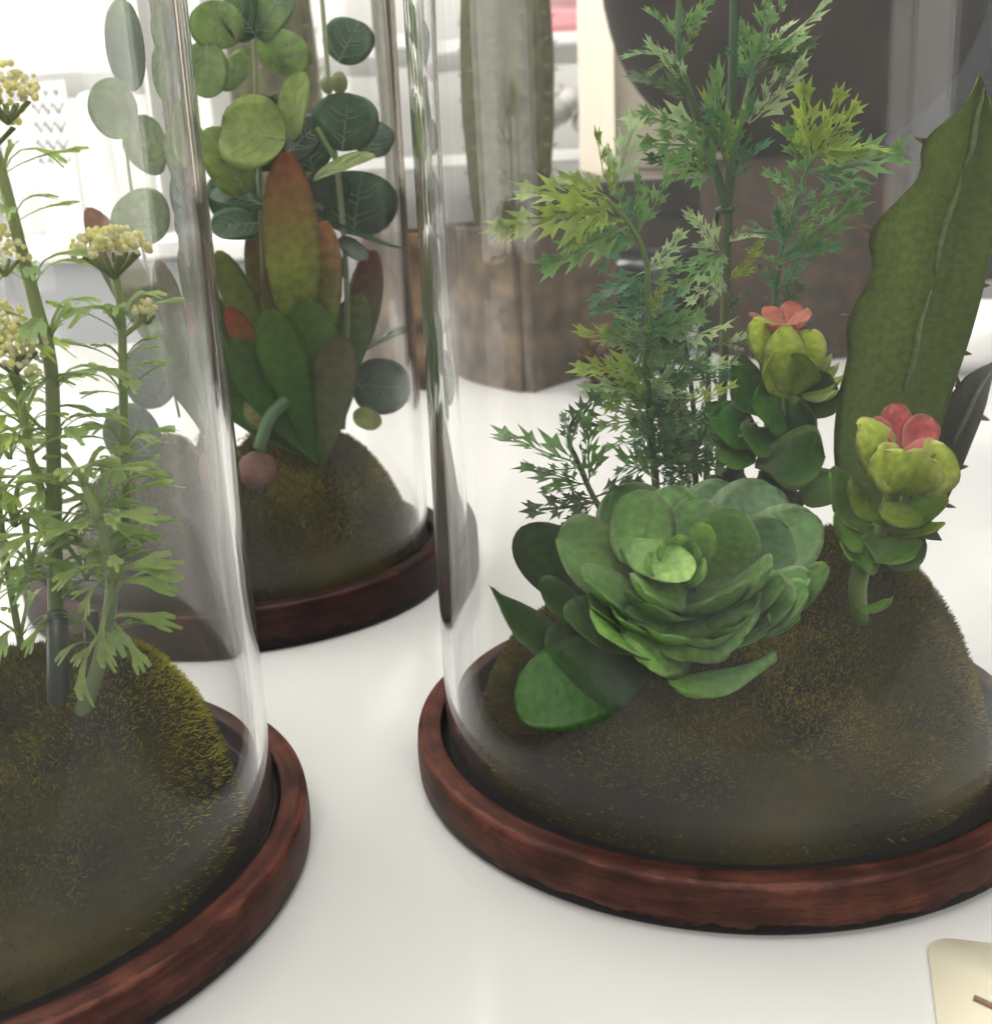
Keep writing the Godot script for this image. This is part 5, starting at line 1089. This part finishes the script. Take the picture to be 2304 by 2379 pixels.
# ------------------------------------------------------------------ what stands behind
func background() -> void:
	var white: Material = M["white paint"]
	# shop wall and shelving at the back
	var wall := part("back_wall", bevel_box(Vector3(6.0, 2.6, 0.1), 0.004), mat("wall paint", Color(0.75, 0.75, 0.73), 0.8), self, Transform3D(Basis(), Vector3(0, 0.7, -2.65)))
	wall.set_meta("kind", "structure")
	tag(wall, "off-white shop wall far behind the table", "wall")
	var floor_ := part("shop_floor", bevel_box(Vector3(8.0, 0.1, 8.0), 0.004), mat("floor", Color(0.4, 0.39, 0.37), 0.5), self, Transform3D(Basis(), Vector3(0, -0.85, 0)))
	floor_.set_meta("kind", "structure")
	tag(floor_, "grey shop floor under the display table", "floor")
	var unit := thing("shelf_unit", "white shelf unit at the upper left behind the flower dome", "shelf unit", Vector3(-0.75, -0.8, -1.95))
	part("counter_top", bevel_box(Vector3(1.25, 0.025, 0.55), 0.003), white, unit, Transform3D(Basis(), Vector3(-0.82, 0.1, -1.85)))
	part("front_panel", bevel_box(Vector3(1.2, 0.88, 0.02), 0.003), mat("pale grey paint", Color(0.42, 0.44, 0.46), 0.5), unit, Transform3D(Basis(), Vector3(-0.82, -0.355, -1.60)))
	part("upper_board", bevel_box(Vector3(1.1, 0.022, 0.4), 0.003), white, unit, Transform3D(Basis(), Vector3(-0.95, 0.372, -1.95)))
	part("side_board", bevel_box(Vector3(0.02, 0.9, 0.4), 0.003), white, unit, Transform3D(Basis(), Vector3(-0.39, 0.56, -1.98)))
	for q in [[Vector3(-0.55, 0.4225, -1.85), Vector3(0.088, 0.078, 0.06), "small white lidded box on the upper shelf at the left"], [Vector3(-0.672, 0.4385, -1.87), Vector3(0.05, 0.11, 0.06), "narrow white carton beside the lidded box on the upper shelf"]]:
		var bx := thing("white_box", q[2], "box", q[0])
		part("carton", bevel_box(q[1], 0.003), white, bx, Transform3D(Basis(), q[0]))
		part("label", bevel_box(Vector3(q[1].x * 0.7, q[1].y * 0.5, 0.001), 0.0003), mat("label" + q[2], Color(0.62, 0.6, 0.57), 0.7), bx, Transform3D(Basis(), q[0] + Vector3(0, 0, q[1].z * 0.5)))
	# hanging cloth with printed zigzags
	var im := Image.create(128, 256, false, Image.FORMAT_RGB8)
	for y in 256:
		for x in 128:
			var zig := absf(fposmod(x / 32.0, 1.0) - 0.5) * 34.0
			var k := fposmod(y - zig, 30.0)
			var on := k < 6.0 and y > 12 and y < 132 and x > 10 and x < 118
			im.set_pixel(x, y, Color(0.3, 0.31, 0.36) if on else Color(0.9, 0.9, 0.89))
	var cl := fresh()
	var P := []
	for i in 13:
		var row := PackedVector3Array()
		for j in 25:
			row.append(Vector3(-0.628 + 0.078 * j / 24.0, 0.348 - 0.23 * i / 12.0, -1.70 + 0.006 * sin(j * 0.9) * (0.3 + i / 12.0)))
		P.append(row)
	sheet(cl, P, [], true)
	var P2 := []
	for row in P:
		var back := PackedVector3Array()
		for v in row:
			back.append(v + Vector3(0, 0, -0.002))
		back.reverse()
		P2.append(back)
	sheet(cl, P2, [], true)
	var cloth := part("hanging_cloth", done(cl), mat("zigzag cloth", Color.WHITE, 0.8, {"tex": ImageTexture.create_from_image(im)}), self)
	tag(cloth, "white cloth with grey zigzag print hanging under the shelf", "cloth")
	var bag := part("white_bag", lathe([Vector2(0, 0), Vector2(0.05, 0.0), Vector2(0.056, 0.03), Vector2(0.054, 0.12), Vector2(0.045, 0.19), Vector2(0.03, 0.215), Vector2(0, 0.22)], 40, 0.06), white, self, Transform3D(Basis().scaled(Vector3(0.62, 1.0, 0.62)), Vector3(-0.515, 0.1135, -1.72)))
	tag(bag, "plain white rounded bag standing on the counter next to the zigzag cloth", "bag")

	# wooden box with a column cactus
	var e1 := Vector3(0.62, 0, -0.785).normalized()
	var e2 := Vector3(-e1.z * -1.0, 0, e1.x * -1.0)
	var corner := Vector3(0.0205, 0, -0.995)
	var bs := 0.155
	var mid := corner + (e1 + e2) * bs * 0.5
	var turn := Basis(e1, Vector3.UP, e1.cross(Vector3.UP))
	var box := thing("wooden_planter", "square rustic wooden planter box holding the tall cactus", "planter", mid)
	var plank := mat("rustic wood", Color(0.18, 0.115, 0.06), 0.75, {"tex": mottle(21, 0.012, 0.35), "tri": 9.0})
	for q in [[Vector3(0, 0.07, bs * 0.5), Vector3(bs, 0.14, 0.012)], [Vector3(0, 0.07, -bs * 0.5), Vector3(bs, 0.14, 0.012)], [Vector3(bs * 0.5, 0.07, 0), Vector3(0.012, 0.14, bs - 0.013)], [Vector3(-bs * 0.5, 0.07, 0), Vector3(0.012, 0.14, bs - 0.013)]]:
		part("plank", bevel_box(q[1], 0.002), plank, box, Transform3D(turn, mid + turn * q[0]))
	part("soil", bevel_box(Vector3(bs - 0.014, 0.01, bs - 0.014), 0.002), mat("dark soil", Color(0.03, 0.022, 0.015), 0.95), box, Transform3D(turn, mid + Vector3(0, 0.122, 0)))
	var cactus_mat := mat("cactus skin", Color(0.13, 0.125, 0.035), 0.75, {"tex": mottle(22, 0.02, 0.45), "tri": 12.0})
	column_cactus(mid + Vector3(0.0, 0.125, 0), 0.050, 0.34, "dull olive ribbed column cactus in the wooden planter box", cactus_mat)
	column_cactus(Vector3(-0.175, 0.0, -1.12), 0.042, 0.50, "taller olive column cactus seen through the rear dome", cactus_mat)

	# round dark vase on a wooden stump
	var vase_at := Vector3(0.318, 0.185, -1.22)
	var vp := []
	for i in 25:
		var a := PI * (i / 24.0) * 0.86
		vp.append(Vector2(maxf(0.0, 0.2 * pow(sin(a), 0.9)), 0.2 - 0.2 * cos(a)))
	vp.append_array([Vector2(0.095, 0.4), Vector2(0.09, 0.4), Vector2(0.085, 0.37), Vector2(0.0, 0.36)])
	var vase := part("round_vase", lathe(vp, 72, 0.01), mat("brown glaze", Color(0.032, 0.017, 0.009), 0.55, {"tex": mottle(23, 0.01, 0.4), "tri": 5.0, "spec": 0.2}), self, Transform3D(Basis(), vase_at))
	tag(vase, "big round dark brown glazed vase behind the right dome", "vase")
	var sp := []
	for q in [[0.0, 0.0], [0.105, 0.0], [0.11, 0.008], [0.106, 0.06], [0.108, 0.17], [0.104, 0.185], [0.09, 0.19], [0.0, 0.19]]:
		sp.append(Vector2(q[0], q[1]))
	var stump := part("wooden_stump", lathe(sp, 48, 0.08), mat("stump wood", Color(0.085, 0.047, 0.024), 0.8, {"tex": mottle(24, 0.015, 0.3), "tri": 10.0}), self, Transform3D(Basis(), Vector3(0.325, 0, -1.20)))
	tag(stump, "brown wooden stump carrying the round dark vase", "stump")
	# dark crate with the cream pot
	var crate := thing("dark_crate", "dark brown wooden crate under the cream planter", "crate", Vector3(0.15, 0, -1.55))
	var cw := mat("dark crate wood", Color(0.06, 0.042, 0.03), 0.7, {"tex": mottle(25, 0.012, 0.4), "tri": 8.0})
	for i in 4:
		part("slat", bevel_box(Vector3(0.34, 0.04, 0.3), 0.002), cw, crate, Transform3D(Basis(), Vector3(0.16, 0.0205 + 0.0425 * i, -1.55)))
	var cream := part("cream_planter", bevel_box(Vector3(0.26, 0.34, 0.2), 0.012), mat("cream ceramic", Color(0.74, 0.66, 0.54), 0.35), self, Transform3D(Basis(Vector3.UP, 0.1), Vector3(0.262, 0.343, -1.55)))
	tag(cream, "cream square planter standing left of the round dark vase", "planter")
	var bowl_p := []
	for q in [[0.0, 0.0], [0.03, 0.0], [0.045, 0.02], [0.056, 0.055], [0.056, 0.085], [0.05, 0.1], [0.046, 0.098], [0.05, 0.08], [0.0, 0.07]]:
		bowl_p.append(Vector2(q[0], q[1]))
	var bowl := part("black_pot", lathe(bowl_p, 48), mat("black glaze", Color(0.008, 0.012, 0.014), 0.25), self, Transform3D(Basis(), Vector3(0.165, 0, -1.22)))
	tag(bowl, "small black glazed pot next to the wooden planter box", "pot")
	# pine cone
	var cone := thing("pine_cone", "brown pine cone lying on the table beside the black pot", "pine cone", Vector3(0.095, 0.0, -0.975))
	var core := fresh()
	ball_into(core, Vector3(0.095, 0.026, -0.975), 0.02, Color(0.06, 0.03, 0.015), 8, 12, 1.25)
	part("core", done(core), M.moss, cone)
	var scales := fresh()
	for i in 90:
		var y := -1.0 + 2.0 * (i + 0.5) / 90.0
		var a := i * 2.39996
		var r := sqrt(1.0 - y * y)
		var n := Vector3(cos(a) * r, y, sin(a) * r)
		var c := Vector3(0.095, 0.027, -0.975) + n * Vector3(0.02, 0.024, 0.02)
		var s := n.cross(Vector3.UP).normalized()
		var up := s.cross(n)
		var tip := c + n * 0.009 + up * 0.005
		for k in [[-1.0, 1.0], [1.0, -1.0]]:
			scales.set_color(Color(0.1, 0.05, 0.025))
			scales.add_vertex(c + s * 0.006 * k[0] - up * 0.003)
			scales.set_color(Color(0.3, 0.17, 0.1))
			scales.add_vertex(tip + s * 0.0045)
			scales.set_color(Color(0.3, 0.17, 0.1))
			scales.add_vertex(tip - s * 0.0045)
			scales.set_color(Color(0.1, 0.05, 0.025))
			scales.add_vertex(c + s * 0.006 * k[0] - up * 0.003)
			scales.set_color(Color(0.1, 0.05, 0.025))
			scales.add_vertex(c + s * 0.006 * k[1] - up * 0.003)
			scales.add_vertex(tip - s * 0.0045 * k[0])
	part("scales", done(scales), M.moss, cone)
	# grey fabric box and a white bowl at the right
	var gb := part("fabric_screen", bevel_box(Vector3(0.8, 0.8, 0.05), 0.01), mat("grey blue felt", Color(0.05, 0.055, 0.07), 0.95, {"tex": mottle(28, 0.03, 0.6), "tri": 8.0}), self, Transform3D(Basis(), Vector3(0.83, 0.401, -1.66)))
	tag(gb, "slate grey fabric screen at the right behind the spiny leaf", "screen")
	var wb := part("white_bowl", lathe([Vector2(0, 0), Vector2(0.035, 0), Vector2(0.06, 0.02), Vector2(0.075, 0.05), Vector2(0.071, 0.05), Vector2(0.055, 0.02), Vector2(0, 0.008)], 48), white, self, Transform3D(Basis(), Vector3(0.44, 0, -1.0)))
	tag(wb, "white bowl at the right edge beyond the spiny leaf", "bowl")
	# pink towel stack and crumpled paper on a far rack
	var rack := thing("back_rack", "white rack standing far behind the cactus planter", "rack", Vector3(0.05, -0.8, -2.2))
	for y in [0.21, 0.40]:
		part("shelf_board", bevel_box(Vector3(0.9, 0.02, 0.35), 0.003), white, rack, Transform3D(Basis(), Vector3(0.05, y, -2.2)))
	for x in [-0.4, 0.5]:
		part("upright", bevel_box(Vector3(0.03, 1.6, 0.3), 0.003), white, rack, Transform3D(Basis(), Vector3(x, 0.0, -2.22)))
	var towel := thing("pink_towels", "folded pink towels on the far rack above the crumpled paper", "towel", Vector3(0.1, 0.412, -2.12))
	for i in 2:
		part("towel_fold", bevel_box(Vector3(0.2, 0.038, 0.16), 0.012), mat("pink towel %d" % i, Color(0.68, 0.3, 0.33) if i == 0 else Color(0.75, 0.5, 0.5), 0.9), towel, Transform3D(Basis(), Vector3(0.1, 0.43 + 0.039 * i, -2.12)))
	var cr := fresh()
	for i in 12:
		var c := Vector3(0.12 + rng.randf_range(-0.07, 0.07), 0.245 + rng.randf_range(0.0, 0.09), -2.1 + rng.randf_range(-0.05, 0.05))
		ball_into(cr, c, rng.randf_range(0.02, 0.035), Color(0.45, 0.44, 0.42) * rng.randf_range(0.6, 1.4), 5, 7, 0.8)
	var paper := part("crumpled_paper", done(cr), M.moss, self)
	tag(paper, "grey white crumpled paper on the rack below the pink towels", "paper")

func column_cactus(at: Vector3, r: float, h: float, label: String, m: Material) -> void:
	var st := fresh()
	var P := []
	for i in 25:
		var v := i / 24.0
		var y := h * v
		var prof := pow(sin(PI * (0.18 + 0.74 * v)), 0.5) if v < 0.9 else pow(sin(PI * (0.18 + 0.74 * 0.9)), 0.5) * sqrt(maxf(0.0, 1.0 - pow((v - 0.9) / 0.1, 2.0)))
		var row := PackedVector3Array()
		for j in 97:
			var a := -TAU * (j % 96) / 96
			var rr := r * prof * (1.0 + 0.09 * sin(a * 12.0) + 0.05 * noise.get_noise_3d(cos(a) * 50.0, y * 900.0, sin(a) * 50.0))
			row.append(Vector3(cos(a) * rr, y, sin(a) * rr) + at)
		P.append(row)
	sheet(st, P, [])
	var t := thing("column_cactus", label, "cactus", at)
	part("ribbed_column", done(st), m, t)
	var sp := fresh()
	for i in 12:
		var a := TAU * (i + 0.25) / 12.0
		for k in 14:
			var v := 0.05 + 0.85 * k / 13.0
			var rr := r * pow(sin(PI * (0.18 + 0.74 * v)), 0.5) * 1.09
			var c := at + Vector3(cos(a) * rr, h * v, sin(a) * rr)
			for q in 3:
				var d := Vector3(cos(a + (q - 1) * 0.7), rng.randf_range(-0.3, 0.5), sin(a + (q - 1) * 0.7))
				tube_into(sp, [c, c + d * 0.006], [0.0005, 0.0002], Color(0.2, 0.19, 0.1), Color(0.28, 0.26, 0.15), 4)
	part("spines", done(sp), M.stalk, t).set_meta("kind", "stuff")
